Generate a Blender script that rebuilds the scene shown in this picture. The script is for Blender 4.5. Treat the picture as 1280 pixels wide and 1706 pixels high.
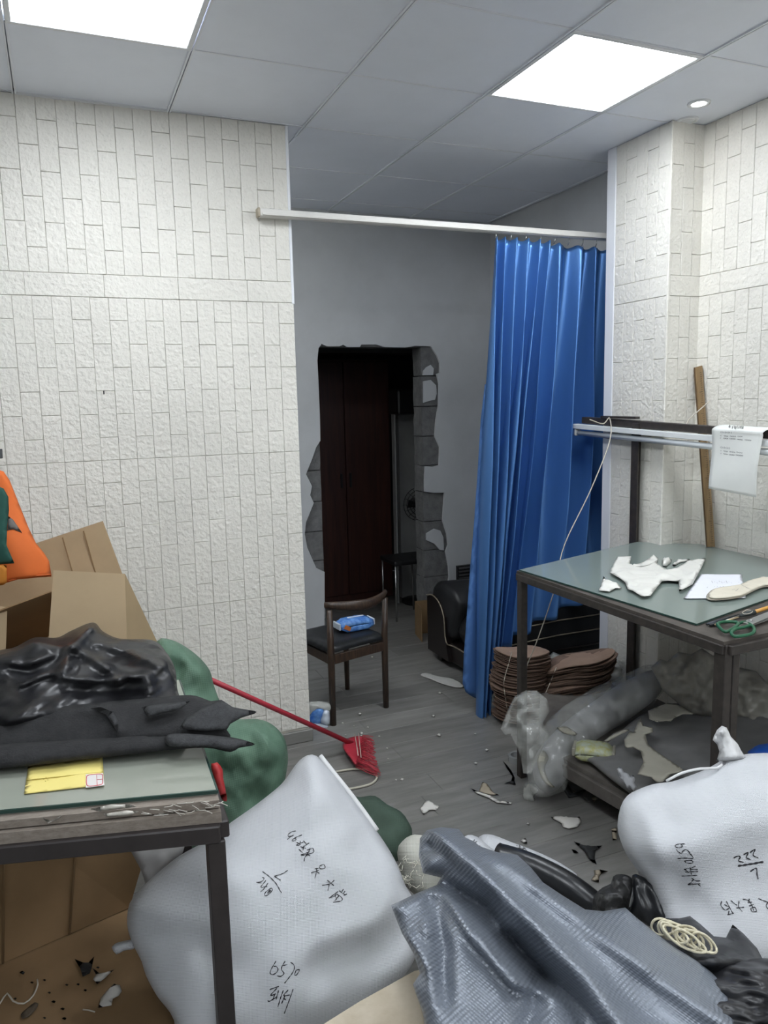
import bpy, bmesh, math, random
import numpy as np
from mathutils import Vector, Matrix, noise
from mathutils.bvhtree import BVHTree
from mathutils.geometry import delaunay_2d_cdt, tessellate_polygon

for o in list(bpy.data.objects): bpy.data.objects.remove(o)
S = bpy.context.scene
COL = S.collection
rnd = random.Random(7)

# ------------------------------------------------------------------ camera, world, exposure
CAMZ = 1.70
FPX, CX, CY = 1272.7, 640.0, 853.0
YAW, PIT, ROL = 0.39754, 0.14292, 0.0236
fw = Vector((math.sin(YAW)*math.cos(PIT), math.cos(YAW)*math.cos(PIT), -math.sin(PIT)))
r0 = Vector((math.cos(YAW), -math.sin(YAW), 0)); d0 = fw.cross(r0)
RI = r0*math.cos(ROL) + d0*math.sin(ROL)
DN = -r0*math.sin(ROL) + d0*math.cos(ROL)
CPOS = Vector((0, 0, CAMZ))
cam = bpy.data.cameras.new('camera'); camo = bpy.data.objects.new('camera', cam); COL.objects.link(camo)
m = Matrix((RI, -DN, -fw)).transposed().to_4x4(); m.translation = CPOS
camo.matrix_world = m
cam.sensor_fit = 'AUTO'; cam.sensor_width = 36; cam.lens = 36*FPX/1706
cam.clip_start = 0.02
S.camera = camo
w = bpy.data.worlds.new('world'); S.world = w; w.use_nodes = True
w.node_tree.nodes['Background'].inputs[0].default_value = (0.5, 0.55, 0.65, 1)
w.node_tree.nodes['Background'].inputs[1].default_value = 0.02
S.view_settings.view_transform = 'Standard'; S.view_settings.look = 'None'
S.view_settings.exposure = 0.66; S.view_settings.gamma = 1.0
S.view_settings.use_curve_mapping = False
PANEL_POWER = 13.0

# ------------------------------------------------------------------ helpers: points
def ray(px, py): return RI*((px-CX)/FPX) + DN*((py-CY)/FPX) + fw
def at(px, py, ax, val):                       # pixel of the photo met with a plane x/y/z = val of the room
    d = ray(px, py); return CPOS + d*((val-CPOS[ax])/d[ax])
def dep(px, py, d): return CPOS + ray(px, py)*d
class Plane:
    def __init__(s, p0, n): s.p = Vector(p0); s.n = Vector(n).normalized()
    def hit(s, px, py):
        d = ray(px, py); return CPOS + d*((s.p-CPOS).dot(s.n)/d.dot(s.n))
def plane3(a, b, c):
    A, B, C_ = Vector(a), Vector(b), Vector(c)
    n = (B-A).cross(C_-A).normalized()
    if n.dot(fw) > 0: n = -n
    return Plane(A, n)
def pl3(a, b, c): return plane3(dep(*a), dep(*b), dep(*c))

# ------------------------------------------------------------------ helpers: materials
MATS = {}
def mat(name, col, rough=0.6, metal=0.0, spec=0.5, var=0.0, vscale=8.0, col2=None, stretch=(1,1,1), bump=0.0, bscale=60.0,
        bdet=4.0, alpha=1.0, weave=0.0, wscale=.004, emit=None, estr=0.0, sheen=0.0, objrand=0.0, space='Object', coat=0.0, trans=0.0, aniso=0.0, ridge=0.0, rscale=8.0, facet=None):
    if name in MATS: return MATS[name]
    M = bpy.data.materials.new(name); M.use_nodes = True; MATS[name] = M
    nt = M.node_tree; N = nt.nodes; L = nt.links; b = N['Principled BSDF']
    b.inputs['Base Color'].default_value = (*col, 1); b.inputs['Roughness'].default_value = rough
    b.inputs['Metallic'].default_value = metal; b.inputs['Specular IOR Level'].default_value = spec
    b.inputs['Alpha'].default_value = alpha; b.inputs['Sheen Weight'].default_value = sheen
    b.inputs['Coat Weight'].default_value = coat; b.inputs['Transmission Weight'].default_value = trans
    b.inputs['Anisotropic'].default_value = aniso
    if emit: b.inputs['Emission Color'].default_value = (*emit, 1); b.inputs['Emission Strength'].default_value = estr
    if space == 'World':
        g = N.new('ShaderNodeNewGeometry'); src = g.outputs['Position']
    else:
        g = N.new('ShaderNodeTexCoord'); src = g.outputs['Object']
    mp = N.new('ShaderNodeMapping'); mp.inputs['Scale'].default_value = stretch; L.new(src, mp.inputs['Vector'])
    colout = None
    if var > 0 or col2:
        nz = N.new('ShaderNodeTexNoise'); nz.inputs['Scale'].default_value = vscale; nz.inputs['Detail'].default_value = 6; nz.inputs['Roughness'].default_value = .62
        L.new(mp.outputs[0], nz.inputs['Vector'])
        rp = N.new('ShaderNodeValToRGB'); rp.color_ramp.elements[0].position = .32; rp.color_ramp.elements[1].position = .68
        c2 = col2 or tuple(min(1, c*(1+var)) for c in col); c1 = col if col2 else tuple(c*(1-var) for c in col)
        rp.color_ramp.elements[0].color = (*c1, 1); rp.color_ramp.elements[1].color = (*c2, 1)
        L.new(nz.outputs[0], rp.inputs[0]); colout = rp.outputs[0]
    if objrand > 0:
        oi = N.new('ShaderNodeObjectInfo'); hs = N.new('ShaderNodeHueSaturation')
        mr = N.new('ShaderNodeMapRange'); mr.inputs['To Min'].default_value = 1-objrand; mr.inputs['To Max'].default_value = 1+objrand
        L.new(oi.outputs['Random'], mr.inputs['Value']); L.new(mr.outputs[0], hs.inputs['Value'])
        if colout: L.new(colout, hs.inputs['Color'])
        else: hs.inputs['Color'].default_value = (*col, 1)
        colout = hs.outputs[0]
    if colout: L.new(colout, b.inputs['Base Color'])
    last = None
    if bump > 0:
        nz = N.new('ShaderNodeTexNoise'); nz.inputs['Scale'].default_value = bscale; nz.inputs['Detail'].default_value = bdet
        L.new(mp.outputs[0], nz.inputs['Vector'])
        bp = N.new('ShaderNodeBump'); bp.inputs['Strength'].default_value = bump; bp.inputs['Distance'].default_value = .01
        L.new(nz.outputs[0], bp.inputs['Height']); last = bp
    if ridge > 0:
        nz = N.new('ShaderNodeTexNoise'); nz.noise_type = 'RIDGED_MULTIFRACTAL'; nz.inputs['Scale'].default_value = rscale
        nz.inputs['Detail'].default_value = 3; nz.inputs['Roughness'].default_value = .45; nz.inputs['Distortion'].default_value = .8
        L.new(mp.outputs[0], nz.inputs['Vector'])
        bp = N.new('ShaderNodeBump'); bp.inputs['Strength'].default_value = ridge; bp.inputs['Distance'].default_value = .012
        L.new(nz.outputs[0], bp.inputs['Height'])
        if last: L.new(last.outputs[0], bp.inputs['Normal'])
        last = bp
    if weave > 0:
        for ax in ('X', 'Y'):
            wv = N.new('ShaderNodeTexWave'); wv.bands_direction = ax; wv.inputs['Scale'].default_value = 2*math.pi/20/wscale
            wv.inputs['Distortion'].default_value = .5; wv.inputs['Detail'].default_value = 1
            if ax == 'X': uvn = N.new('ShaderNodeTexCoord')
            L.new(uvn.outputs['UV'], wv.inputs['Vector'])
            bp = N.new('ShaderNodeBump'); bp.inputs['Strength'].default_value = weave; bp.inputs['Distance'].default_value = .002
            L.new(wv.outputs[0], bp.inputs['Height'])
            if last: L.new(last.outputs[0], bp.inputs['Normal'])
            last = bp
    if facet:                                        # crumpled facets: every cell tilts its own way
        wn = N.new('ShaderNodeTexNoise'); wn.inputs['Scale'].default_value = facet[0]*.5; wn.inputs['Detail'].default_value = 2; L.new(mp.outputs[0], wn.inputs['Vector'])
        ws_ = N.new('ShaderNodeVectorMath'); ws_.operation = 'SCALE'; ws_.inputs['Scale'].default_value = 1.1/facet[0]; L.new(wn.outputs['Color'], ws_.inputs[0])
        wa = N.new('ShaderNodeVectorMath'); wa.operation = 'ADD'; L.new(mp.outputs[0], wa.inputs[0]); L.new(ws_.outputs[0], wa.inputs[1])
        acc = None
        for k, (fs_, st) in enumerate(((facet[0], facet[1]), (facet[0]*2.3, facet[1]*.45))):
            vo = N.new('ShaderNodeTexVoronoi'); vo.feature = 'SMOOTH_F1'; vo.inputs['Scale'].default_value = fs_; vo.inputs['Smoothness'].default_value = .22
            L.new(wa.outputs[0], vo.inputs['Vector'])
            sb = N.new('ShaderNodeVectorMath'); sb.operation = 'SUBTRACT'; L.new(vo.outputs['Color'], sb.inputs[0]); sb.inputs[1].default_value = (.5,.5,.5)
            sl = N.new('ShaderNodeVectorMath'); sl.operation = 'SCALE'; sl.inputs['Scale'].default_value = st*2; L.new(sb.outputs[0], sl.inputs[0])
            ad = N.new('ShaderNodeVectorMath'); ad.operation = 'ADD'; L.new(sl.outputs[0], ad.inputs[0])
            if acc is None:
                if last: L.new(last.outputs[0], ad.inputs[1])
                else:
                    ge = N.new('ShaderNodeNewGeometry'); L.new(ge.outputs['Normal'], ad.inputs[1])
            else: L.new(acc.outputs[0], ad.inputs[1])
            acc = ad
        nm = N.new('ShaderNodeVectorMath'); nm.operation = 'NORMALIZE'; L.new(acc.outputs[0], nm.inputs[0]); last = nm
    if last: L.new(last.outputs[0], b.inputs['Normal'])
    return M

# ------------------------------------------------------------------ helpers: objects
def link(name, me, mt=None, parent=None):
    o = bpy.data.objects.new(name, me); COL.objects.link(o)
    if mt and me is not None and not me.materials: me.materials.append(mt)
    if parent: o.parent = parent
    return o
def tag(o, label, cat, group=None, kind=None):
    o['label'] = label; o['category'] = cat
    if group: o['group'] = group
    if kind: o['kind'] = kind
    return o
def struct(o, label=None):
    o['kind'] = 'structure'
    if label: o['label'] = label
    return o
def empty(name, loc=(0,0,0), label=None, cat=None, group=None):
    o = bpy.data.objects.new(name, None); COL.objects.link(o); o.location = loc; o.empty_display_size = .05
    if label: tag(o, label, cat, group)
    return o
def keep(o, parent):                            # parent a mesh built in room coordinates to an empty that stands elsewhere
    o.parent = parent; o.matrix_parent_inverse = Matrix.Translation(-Vector(parent.location)); return o
def part(name, me, mt, root): return keep(link(name, me, mt), root)
def mesh_from(vs, fs, smooth=False, name='mesh'):
    me = bpy.data.meshes.new(name); me.from_pydata([tuple(v) for v in vs], [], fs); me.update()
    if smooth: me.polygons.foreach_set('use_smooth', [True]*len(me.polygons))
    return me
def bm_mesh(bm, smooth=False):
    me = bpy.data.meshes.new('mesh'); bmesh.ops.recalc_face_normals(bm, faces=bm.faces); bm.to_mesh(me); bm.free()
    if smooth: me.polygons.foreach_set('use_smooth', [True]*len(me.polygons))
    return me
def box_bm(bm, c, s, rot=None, bev=0.0, seg=1):
    r = bmesh.ops.create_cube(bm, size=1); vs = r['verts']
    for v in vs: v.co = Vector((v.co.x*s[0], v.co.y*s[1], v.co.z*s[2]))
    if bev > 0:
        es = list({e for v in vs for e in v.link_edges})
        r = bmesh.ops.bevel(bm, geom=es, offset=bev, segments=seg, affect='EDGES', profile=.5)
        vs = list({v for f in r['faces'] for v in f.verts} | {v for v in vs if v.is_valid})
    for v in vs:
        co = v.co
        if rot is not None: co = rot @ co
        v.co = co + Vector(c)
    return vs
def box(c, s, rot=None, bev=0.0, seg=1, smooth=False):
    bm = bmesh.new(); box_bm(bm, c, s, rot, bev, seg); return bm_mesh(bm, smooth)
def bounds(x0, x1, y0, y1, z0, z1, bev=0.0, seg=1):
    return box(((x0+x1)/2, (y0+y1)/2, (z0+z1)/2), (x1-x0, y1-y0, z1-z0), None, bev, seg)
def frame_of(d):
    d = Vector(d).normalized(); u = Vector((0,0,1)) if abs(d.z) < .9 else Vector((1,0,0))
    a = d.cross(u).normalized(); return a, a.cross(d).normalized()
def tube_data(pts, rad, n=8, cap=True):
    pts = [Vector(p) for p in pts]; vs = []; fs = []
    rs = rad if isinstance(rad, (list, tuple)) else [rad]*len(pts)
    a = None
    for i, p in enumerate(pts):
        d = (pts[min(i+1, len(pts)-1)] - pts[max(i-1, 0)]).normalized()
        if a is None: a, _ = frame_of(d)
        a = (a - d*a.dot(d)).normalized(); b = d.cross(a)
        for k in range(n):
            t = 2*math.pi*k/n; vs.append(p + (a*math.cos(t) + b*math.sin(t))*rs[i])
    for i in range(len(pts)-1):
        for k in range(n):
            fs.append((i*n+k, i*n+(k+1) % n, (i+1)*n+(k+1) % n, (i+1)*n+k))
    if cap:
        fs.append(tuple(range(n))[::-1]); fs.append(tuple((len(pts)-1)*n+k for k in range(n)))
    return vs, fs
def tube(pts, rad, n=8, smooth=True):
    vs, fs = tube_data(pts, rad, n); return mesh_from(vs, fs, smooth)
def tubes(lst, n=6):
    V, F_ = [], []
    for pts, rad in lst:
        v, f = tube_data(pts, rad, n); o = len(V); V += v; F_ += [tuple(i+o for i in q) for q in f]
    return mesh_from(V, F_, True)
def catmull(P, closed=False, step=0.02, sharp=False):
    P = [Vector(p) for p in P]; out = []; n = len(P)
    for i in range(n if closed else n-1):
        p1, p2 = P[i], P[(i+1) % n]
        p0 = P[i-1] if (closed or i > 0) else p1*2-p2
        p3 = P[(i+2) % n] if (closed or i+2 < n) else p2*2-p1
        k = max(1, int((p2-p1).length/step + .5))
        for j in range(k):
            t = j/k
            if sharp: out.append(p1.lerp(p2, t))
            else:
                out.append(.5*((2*p1) + (p2-p0)*t + (2*p0-5*p1+4*p2-p3)*t*t + (3*p1-p0-3*p2+p3)*t*t*t))
    if not closed: out.append(P[-1])
    return out
def bar(p0, p1, wx, wy, up=(0,0,1)):             # square bar between two points
    p0, p1 = Vector(p0), Vector(p1); d = (p1-p0).normalized()
    a = d.cross(Vector(up))
    if a.length < 1e-3: a = Vector((1,0,0))
    a.normalize(); b = a.cross(d).normalized()
    R = Matrix((a, d, b)).transposed()
    return box((p0+p1)/2, (wx, (p1-p0).length, wy), R, min(wx, wy)*.08)
def prism(poly, n, th):                          # flat polygon with thickness th along -n
    poly = [Vector(p) for p in poly]; n = Vector(n).normalized(); k = len(poly)
    vs = poly + [p - n*th for p in poly]
    tri = tessellate_polygon([poly])
    fs = []
    for t in tri:
        nn = (poly[t[1]]-poly[t[0]]).cross(poly[t[2]]-poly[t[0]])
        t = t if nn.dot(n) > 0 else t[::-1]
        fs.append(tuple(t)); fs.append(tuple(i+k for i in t[::-1]))
    for i in range(k): fs.append((i, (i+1) % k, (i+1) % k + k, i+k))
    bm = bmesh.new(); bv = [bm.verts.new(v) for v in vs]
    for f in fs:
        try: bm.faces.new([bv[i] for i in f])
        except ValueError: pass
    return bm_mesh(bm)
def segdist(P, A, B):
    AB = B-A; t = np.clip(((P-A)@AB)/max(1e-12, AB@AB), 0, 1); return np.linalg.norm(P-(A+t[:,None]*AB), axis=1), t
def inflate(outline, n, front, back, res, R, ridges=(), wr=(), closed_smooth=True, bend=None, flat_top=0.0, seed=0, backflat=False, power=.5, cr=()):
    """A stuffed or draped body: an outline lying in a plane of the room, filled with a mesh and given thickness both ways.
    ridges: (points in room, width, height) folds; wr: (scale, amplitude) noise wrinkles; bend(u,v)->offset along n."""
    n = Vector(n).normalized(); c = sum((Vector(p) for p in outline), Vector())/len(outline)
    u = n.cross(Vector((0,0,1)))
    if u.length < .05: u = Vector((1,0,0))
    u.normalize(); v = n.cross(u).normalized()
    if v.z < 0 and abs(n.z) < .99: u, v = -u, -v
    lift = n if max(abs(n.x), abs(n.y), abs(n.z)) > .999 else (CPOS-c).normalized()   # stuffed towards the open room
    to2 = lambda p: Vector(((Vector(p)-c).dot(u), (Vector(p)-c).dot(v)))
    ol = [to2(p) for p in outline]
    ol = catmull([p.to_3d() for p in ol], True, res, not closed_smooth)
    B = np.array([(p.x, p.y) for p in ol])
    lo, hi = B.min(0), B.max(0)
    xs = np.arange(lo[0], hi[0], res); ys = np.arange(lo[1], hi[1], res*.866)
    G = np.array([(x+(res/2 if j % 2 else 0), y) for j, y in enumerate(ys) for x in xs])
    d = np.full(len(G), 1e9); ins = np.zeros(len(G), bool)
    for i in range(len(B)):
        a, b = B[i], B[(i+1) % len(B)]
        d = np.minimum(d, segdist(G, a, b)[0])
        crs = (a[1] > G[:,1]) != (b[1] > G[:,1])
        with np.errstate(divide='ignore', invalid='ignore'):
            xx = (b[0]-a[0])*(G[:,1]-a[1])/(b[1]-a[1]) + a[0]
        ins ^= crs & (G[:,0] < xx)
    k = ins & (d > res*.45); G = G[k]; d = d[k]
    nb = len(B); P = np.vstack([B, G]); D = np.concatenate([np.zeros(nb), d])
    r = delaunay_2d_cdt([Vector(p) for p in P], [(i, (i+1) % nb) for i in range(nb)], [], 1, 1e-6)
    V2 = np.array([(p.x, p.y) for p in r[0]]); T = r[2]; orig = r[3]
    DD = np.array([D[o[0]] if len(o) else 0.0 for o in orig])
    t = np.clip(DD/R, 0, 1); prof = (1-(1-t)**2)**power
    h = front*prof
    soft = np.clip(DD/(R*.35), 0, 1)
    for pts, wd, am in ridges:
        q = np.array([tuple(to2(p)) for p in pts]); dm = np.full(len(V2), 1e9)
        for i in range(len(q)-1): dm = np.minimum(dm, segdist(V2, q[i], q[i+1])[0])
        h = h + am*np.exp(-(dm/wd)**2)*soft
    for sc, am in wr:
        h = h + am*soft*np.array([noise.noise(Vector((p[0]*sc+seed, p[1]*sc, seed*1.7))) + .5*noise.noise(Vector((p[0]*sc*2.1, p[1]*sc*2.1+seed, 3.1))) for p in V2])
    for sc, am in cr:                                # sharp straight creases, as in film or stiff cloth
        rg = random.Random(seed*13+int(sc*7)); acc = np.zeros(len(V2))
        wx = np.array([noise.noise(Vector((p[0]*sc*.35+seed, p[1]*sc*.35, 5.5))) for p in V2])
        wy = np.array([noise.noise(Vector((p[0]*sc*.35, p[1]*sc*.35+seed, 9.5))) for p in V2])
        for k in range(5):
            A = rg.uniform(0, math.pi); f = sc*rg.uniform(.7, 1.5)
            ph = (V2[:,0]*math.cos(A) + V2[:,1]*math.sin(A))*f + rg.random()*3 + (wx if k % 2 else wy)*1.1
            fr_ = ph - np.floor(ph); mod = .35 + .65*(np.sin(ph*1.7+k*2+wx*4)*.5+.5)
            acc += (np.abs(fr_*2-1)*2-1)*mod*rg.uniform(.5, 1)
        h = h + am*soft*acc/2.2
    hb = -back*prof
    off = np.array([bend((c+u*float(p[0])+v*float(p[1])).x, (c+u*float(p[0])+v*float(p[1])).z) for p in V2]) if bend else np.zeros(len(V2))
    edge = DD <= 1e-9
    vs = []; fmap = []; bmap = []
    for i, p in enumerate(V2):
        base = c + u*float(p[0]) + v*float(p[1]) + n*float(off[i])
        fmap.append(len(vs)); vs.append(base + lift*float(0 if edge[i] else h[i]))
        if edge[i]: bmap.append(fmap[-1])
        else: bmap.append(len(vs)); vs.append(base + lift*float(hb[i]))
    fs = []
    for q in T:
        a, b, c2 = (Vector((*V2[i], 0)) for i in q[:3])
        if (b-a).cross(c2-a).dot(Vector((u.cross(v).dot(n)*0, 0, 1)))*(1 if u.cross(v).dot(n) > 0 else -1) < 0: q = list(q)[::-1]
        fs.append(tuple(fmap[i] for i in q)); fs.append(tuple(bmap[i] for i in reversed(q)))
    fs = [f for f in fs if len(set(f)) >= 3]
    me = mesh_from(vs, fs, True)
    uvs = np.zeros((len(vs), 2)); uvs[fmap] = V2; uvs[bmap] = V2
    ul = me.uv_layers.new(name='UVMap'); li = np.empty(len(me.loops), np.int32); me.loops.foreach_get('vertex_index', li)
    ul.data.foreach_set('uv', uvs[li].astype(np.float32).ravel())
    return me
def pxs(pl, pts): return [pl.hit(*p) for p in pts]
def scrap(name, pts, mt, z=0.004, th=0.0025, curl=0.006, seed=0, lab=None, cat='scrap', group=None, res=.012, smooth=False):
    """a thin cut piece lying on a level surface at height z"""
    o3 = [at(x, y, 2, z) for x, y in pts]
    me = inflate(o3, (0,0,1), th, th*.3, res, th*1.6, wr=((14, curl),), closed_smooth=smooth, seed=seed)
    zmin = min(v.co.z for v in me.vertices); base = z
    for v in me.vertices: v.co.z += max(0, base-zmin) + .0004
    o = link(name, me, mt)
    if lab: tag(o, lab, cat, group)
    return o
def strokes(obj, lst, mt, width, org, sc, root=None, name='handwriting', lift=.0012):
    """ink lines laid on the surface of a mesh"""
    me = obj.data; mw = Matrix.Identity(4)
    bvh = BVHTree.FromPolygons([v.co for v in me.vertices], [tuple(p.vertices) for p in me.polygons])
    V, F_ = [], []
    for s in lst:
        pts = [Vector((org[0]+x/sc, org[1]+y/sc, 0)) for x, y in s]
        pts = catmull(pts, False, 2.0)
        H = []
        for p in pts:
            h = bvh.ray_cast(CPOS, ray(p.x, p.y).normalized())
            if h[0] is not None: H.append((h[0] + h[1]*lift, h[1]))
        if len(H) < 2: continue
        base = len(V)
        for i, (p, nn) in enumerate(H):
            d = (H[min(i+1, len(H)-1)][0] - H[max(i-1, 0)][0]); side = nn.cross(d)
            if side.length < 1e-9: side = Vector((1,0,0))
            side.normalize(); ww = width*(.75+.25*math.sin(i*1.3))
            V += [p+side*ww, p-side*ww]
        for i in range(len(H)-1): F_.append((base+2*i, base+2*i+1, base+2*i+3, base+2*i+2))
    o = link(name, mesh_from(V, F_), mt)
    o.parent = root or obj
    if root: o.matrix_parent_inverse = Matrix.Translation(-Vector(root.location))
    return o

# ================================================================== SETTING
CEIL = 2.955; YW = 3.57; YB = 4.97; XP = 2.724; XR = 2.92; XF = 2.966; X0 = -1.863; YN = -3.65; XE = 1.06
TILE = 0.6; GX, GY = 0.537, 2.348
m_foam = mat('white_foam_brick', (.77,.745,.68), .55, var=.05, vscale=3, bump=.75, bscale=48, bdet=3.0, space='World', objrand=.008)
m_foamb = mat('foam_joint', (.74,.715,.64), .6, space='World', var=.05)
m_tile = mat('ceiling_tile', (.83,.86,.93), .45, var=.02, vscale=5, space='World')
m_grid = mat('white_painted_grid', (.80,.82,.86), .4)
m_plast = mat('grey_white_plaster', (.52,.53,.54), .8, var=.06, vscale=3, bump=.05, bscale=30, space='World')
m_paint = mat('white_gloss_trim', (.82,.83,.86), .35)
m_block = mat('grey_aerated_block', (.12,.12,.12), .95, col2=(.19,.19,.187), vscale=18, bump=.5, bscale=90, space='World')
m_mortar = mat('dark_mortar', (.05,.05,.05), .95)
m_floorb = mat('dark_underlay', (.03,.03,.03), .9)
m_plank = mat('grey_wood_laminate', (.145,.140,.130), .42, col2=(.228,.22,.207), vscale=5, stretch=(.7, 4.5, 1), bump=.04, bscale=30, objrand=.14, space='World')
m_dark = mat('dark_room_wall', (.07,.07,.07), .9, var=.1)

# ---- floor: underlay with every plank
floor = struct(link('floor', bounds(X0-.1, 3.2, YN-.1, 7.0, -.06, -.012), m_floorb), 'grey wood laminate floor littered with scraps')
PW, PL = .173, 1.22
pm = box((0,0,-.0065), (PL-.0014, PW-.0014, .011), None, .0012)
def plank_at(cx, cy, s=1.0):
    o = link('plank', pm, m_plank, floor); o.location = (cx, cy, 0); o.scale = (s, 1, 1)
j = 0
for k in range(-38, 24):
    y = 2.822 + PW*(k+.5)
    off = (1.44 + (k % 7)*.37*PL*1.31) % PL
    x = X0 - .1 - PL + (off - (X0 - .1)) % PL
    while x < 3.15:
        a, b = max(x, X0-.1), min(x+PL, 3.2)
        if b-a > .08: plank_at((a+b)/2, y, (b-a)/PL)
        x += PL

# ---- ceiling: slab, tiles, grid bars
ceiling = struct(link('ceiling', bounds(X0-.1, 3.2, YN-.1, 7.0, CEIL+.02, CEIL+.07), m_tile), 'suspended ceiling of pale square tiles')
LIGHT_CELLS = [(-1, 0), (2, 0), (-1, -3), (2, -3), (-1, -6), (2, -6), (-1, -9), (2, -9), (-1, 2)]  # first two cells hold the seen panels, the others added fill panels
tm = box((0,0,.006), (TILE-.006, TILE-.006, .012), None, .0025)
for i in range(-4, 5):
    for j in range(-10, 5):
        if (i, j) in LIGHT_CELLS: continue
        x0, y0 = GX+i*TILE, GY+j*TILE
        if x0 > 2.95 or y0 > 4.95: continue
        o = link('tile', tm, m_tile, ceiling); o.location = (x0+TILE/2, y0+TILE/2, CEIL+.001)
        if j >= 1: o.rotation_euler = (rnd.uniform(-.004,.004), rnd.uniform(-.004,.004), 0)
for i in range(-4, 5):
    for s in (-1, 1):
        link('grid_bar', bounds(GX+i*TILE-.009 if s < 0 else GX+i*TILE+.002, GX+i*TILE-.002 if s < 0 else GX+i*TILE+.009, YN, YW+.1 if i < 2 else YB, CEIL-.005, CEIL+.006), m_grid, ceiling)
for j in range(-10, 5):
    link('grid_bar', bounds(X0, 3.0, GY+j*TILE-.0045, GY+j*TILE+.0045, CEIL-.0015, CEIL+.006), m_grid, ceiling)

# ---- foam brick cladding
BW, BH = .0755, .2
brick_cache = {}
def brick_mesh(w, h):
    k = (round(w, 3), round(h, 3))
    if k not in brick_cache:
        brick_cache[k] = box((0,0,0), (w-.0013, .012, h-.0016), None, .0017)
    return brick_cache[k]
BANDS = [(0.075, .775, 0), (.775, 1.475, 1), (1.475, 2.17, 0), (2.265, CEIL, 1)]
def clad(wall, org, du, ulen, nrm, upart, full_from=0.0):
    """bricks stand on end in columns on a wall; org + du*u is the foot line, nrm the outward normal.
    columns with u >= full_from are single bricks, the others one stuff mesh"""
    ang = math.atan2(du[1], du[0]); ncol = int(round(ulen/BW)); bw = ulen/ncol
    far = bmesh.new(); cnt = 0
    R = Matrix.Rotation(ang, 3, 'Z')
    def put(uc, zc, w, h, single, jit=0):
        nonlocal cnt
        c = Vector(org) + Vector(du)*uc + Vector(nrm)*(.004+jit); c.z = zc
        if single and cnt < 300:
            o = link('brick', brick_mesh(w, h), m_foam, wall); o.location = c; o.rotation_euler = (0,0,ang); cnt += 1
        else: box_bm(far, c, (w-.0016, .012, h-.0016), R, .0022)
    for z0, z1, ph in BANDS:
        for c in range(ncol):
            uc = (c+.5)*bw; z = z0; first = (c+ph) % 2
            while z < z1-.02:
                h = BH*.5 if first else BH
                first = 0
                if z+h > z1-.05: h = z1-z
                put(uc, z+h/2, bw, h, uc >= full_from, rnd.uniform(-.0006, .0006)); z += h
    u = -rnd.uniform(0, .2); z0, z1 = 2.17, 2.265            # lying strip between two panels
    while u < ulen-.03:
        a, b = max(0, u), min(ulen, u+.31)
        if b-a > .03: put((a+b)/2, (z0+z1)/2, b-a, z1-z0, (a+b)/2 >= full_from, .0012)
        u += .31
    if len(far.verts):
        o = link('brick_field', bm_mesh(far), m_foam, wall); o['kind'] = 'stuff'
    else: far.free()
wall_left = struct(link('wall_left', bounds(X0-.1, XE-.004, YW, YW+.12, 0, CEIL+.02), m_foamb), 'left wall clad in white embossed foam bricks')
clad(wall_left, (X0, YW, 0), (1,0,0), XE-X0, (0,-1,0), 1, 1.60)
wall_pier = struct(link('wall_pier', bounds(XP+.001, 3.2, 2.926, 3.36, 0, CEIL+.02), m_foamb), 'pier clad in white embossed foam bricks beside the opening')
clad(wall_pier, (XP, 3.30, 0), (0,-1,0), .375, (-1,0,0), 1)
clad(wall_pier, (XP, 2.925, 0), (1,0,0), XR-XP, (0,-1,0), 0)
wall_right = struct(link('wall_right', bounds(XR, 3.2, YN-.1, 2.926, 0, CEIL+.02), m_foamb), 'right wall clad in white embossed foam bricks')
clad(wall_right, (XR, YN, 0), (0,1,0), 2.925-YN, (-1,0,0), 1, 5.45)
struct(link('wall_behind', bounds(X0-.1, 3.2, YN-.1, YN, 0, CEIL+.02), m_plast))
struct(link('wall_west', bounds(X0-.1, X0, YN, YW, 0, CEIL+.02), m_plast))
struct(link('wall_far_right', bounds(XF, 3.2, 3.36, YB+.2, 0, CEIL+.02), m_plast), 'plain white wall right of the inner room')
struct(link('wall_far_left', bounds(-.6, -.5, YW+.12, YB+.2, 0, CEIL+.02), m_plast))
# trims, baseboards
struct(link('trim_1', bounds(XP-.014, XP+.006, 3.30, 3.366, 0.0, CEIL, .002), m_paint), 'white strip up the edge of the brick pier')
struct(link('trim_2', bounds(XE-.010, XE+.004, YW-.012, YW+.122, 2.165, CEIL, .002), m_paint), 'white corner strip on the left wall end')
m_base = mat('grey_baseboard', (.22,.215,.2), .5, var=.1, stretch=(1,1,8))
struct(link('baseboard_left', bounds(X0, XE+.012, YW-.016, YW+.002, 0, .062, .003), m_base), 'low grey baseboard under the left wall')
struct(link('baseboard_right', bounds(XR-.012, XR+.002, YN, 2.925, 0, .062, .003), m_base))
struct(link('trim_3', bounds(XP-.013, XP+.002, 2.912, 2.928, 0.07, CEIL, .003), m_foam), 'white edge of the pier corner')

# ---- back wall of the inner room with the knocked-through opening
def px_wall(pts, y): return [at(px, py, 1, y) for px, py in pts]
hole_px = [(531,580),(536,573),(545,577),(566,577),(572,574),(578,578),(600,578),(602,574),(628,574),(640,578),(676,579),(693,576),(718,577),(728,592),(733,605),(733,621),(728,623),
 (732,640),(731,676),(727,700),(725,727),(733,745),(732,775),(722,778),(709,777),(708,800),(708,819),(722,821),(741,821),(738,868),(745,890),(747,908),(743,919),(748,945),(749,960),(745,985),(748,1010),(744,1062)]
hole_l = [(541,1082),(541,953),(527,946),(512,912),(508,890),(510,870),(523,838),(517,825),(520,810),(510,790),(520,765),(527,745),(534,734),(533,690),(531,640),(529,600)]
loop = [Vector((p.x, 0, max(p.z, -.0))) for p in px_wall(hole_px, YB)] + [Vector((p.x, 0, max(p.z, 0.0))) for p in px_wall(hole_l, YB)]
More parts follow.
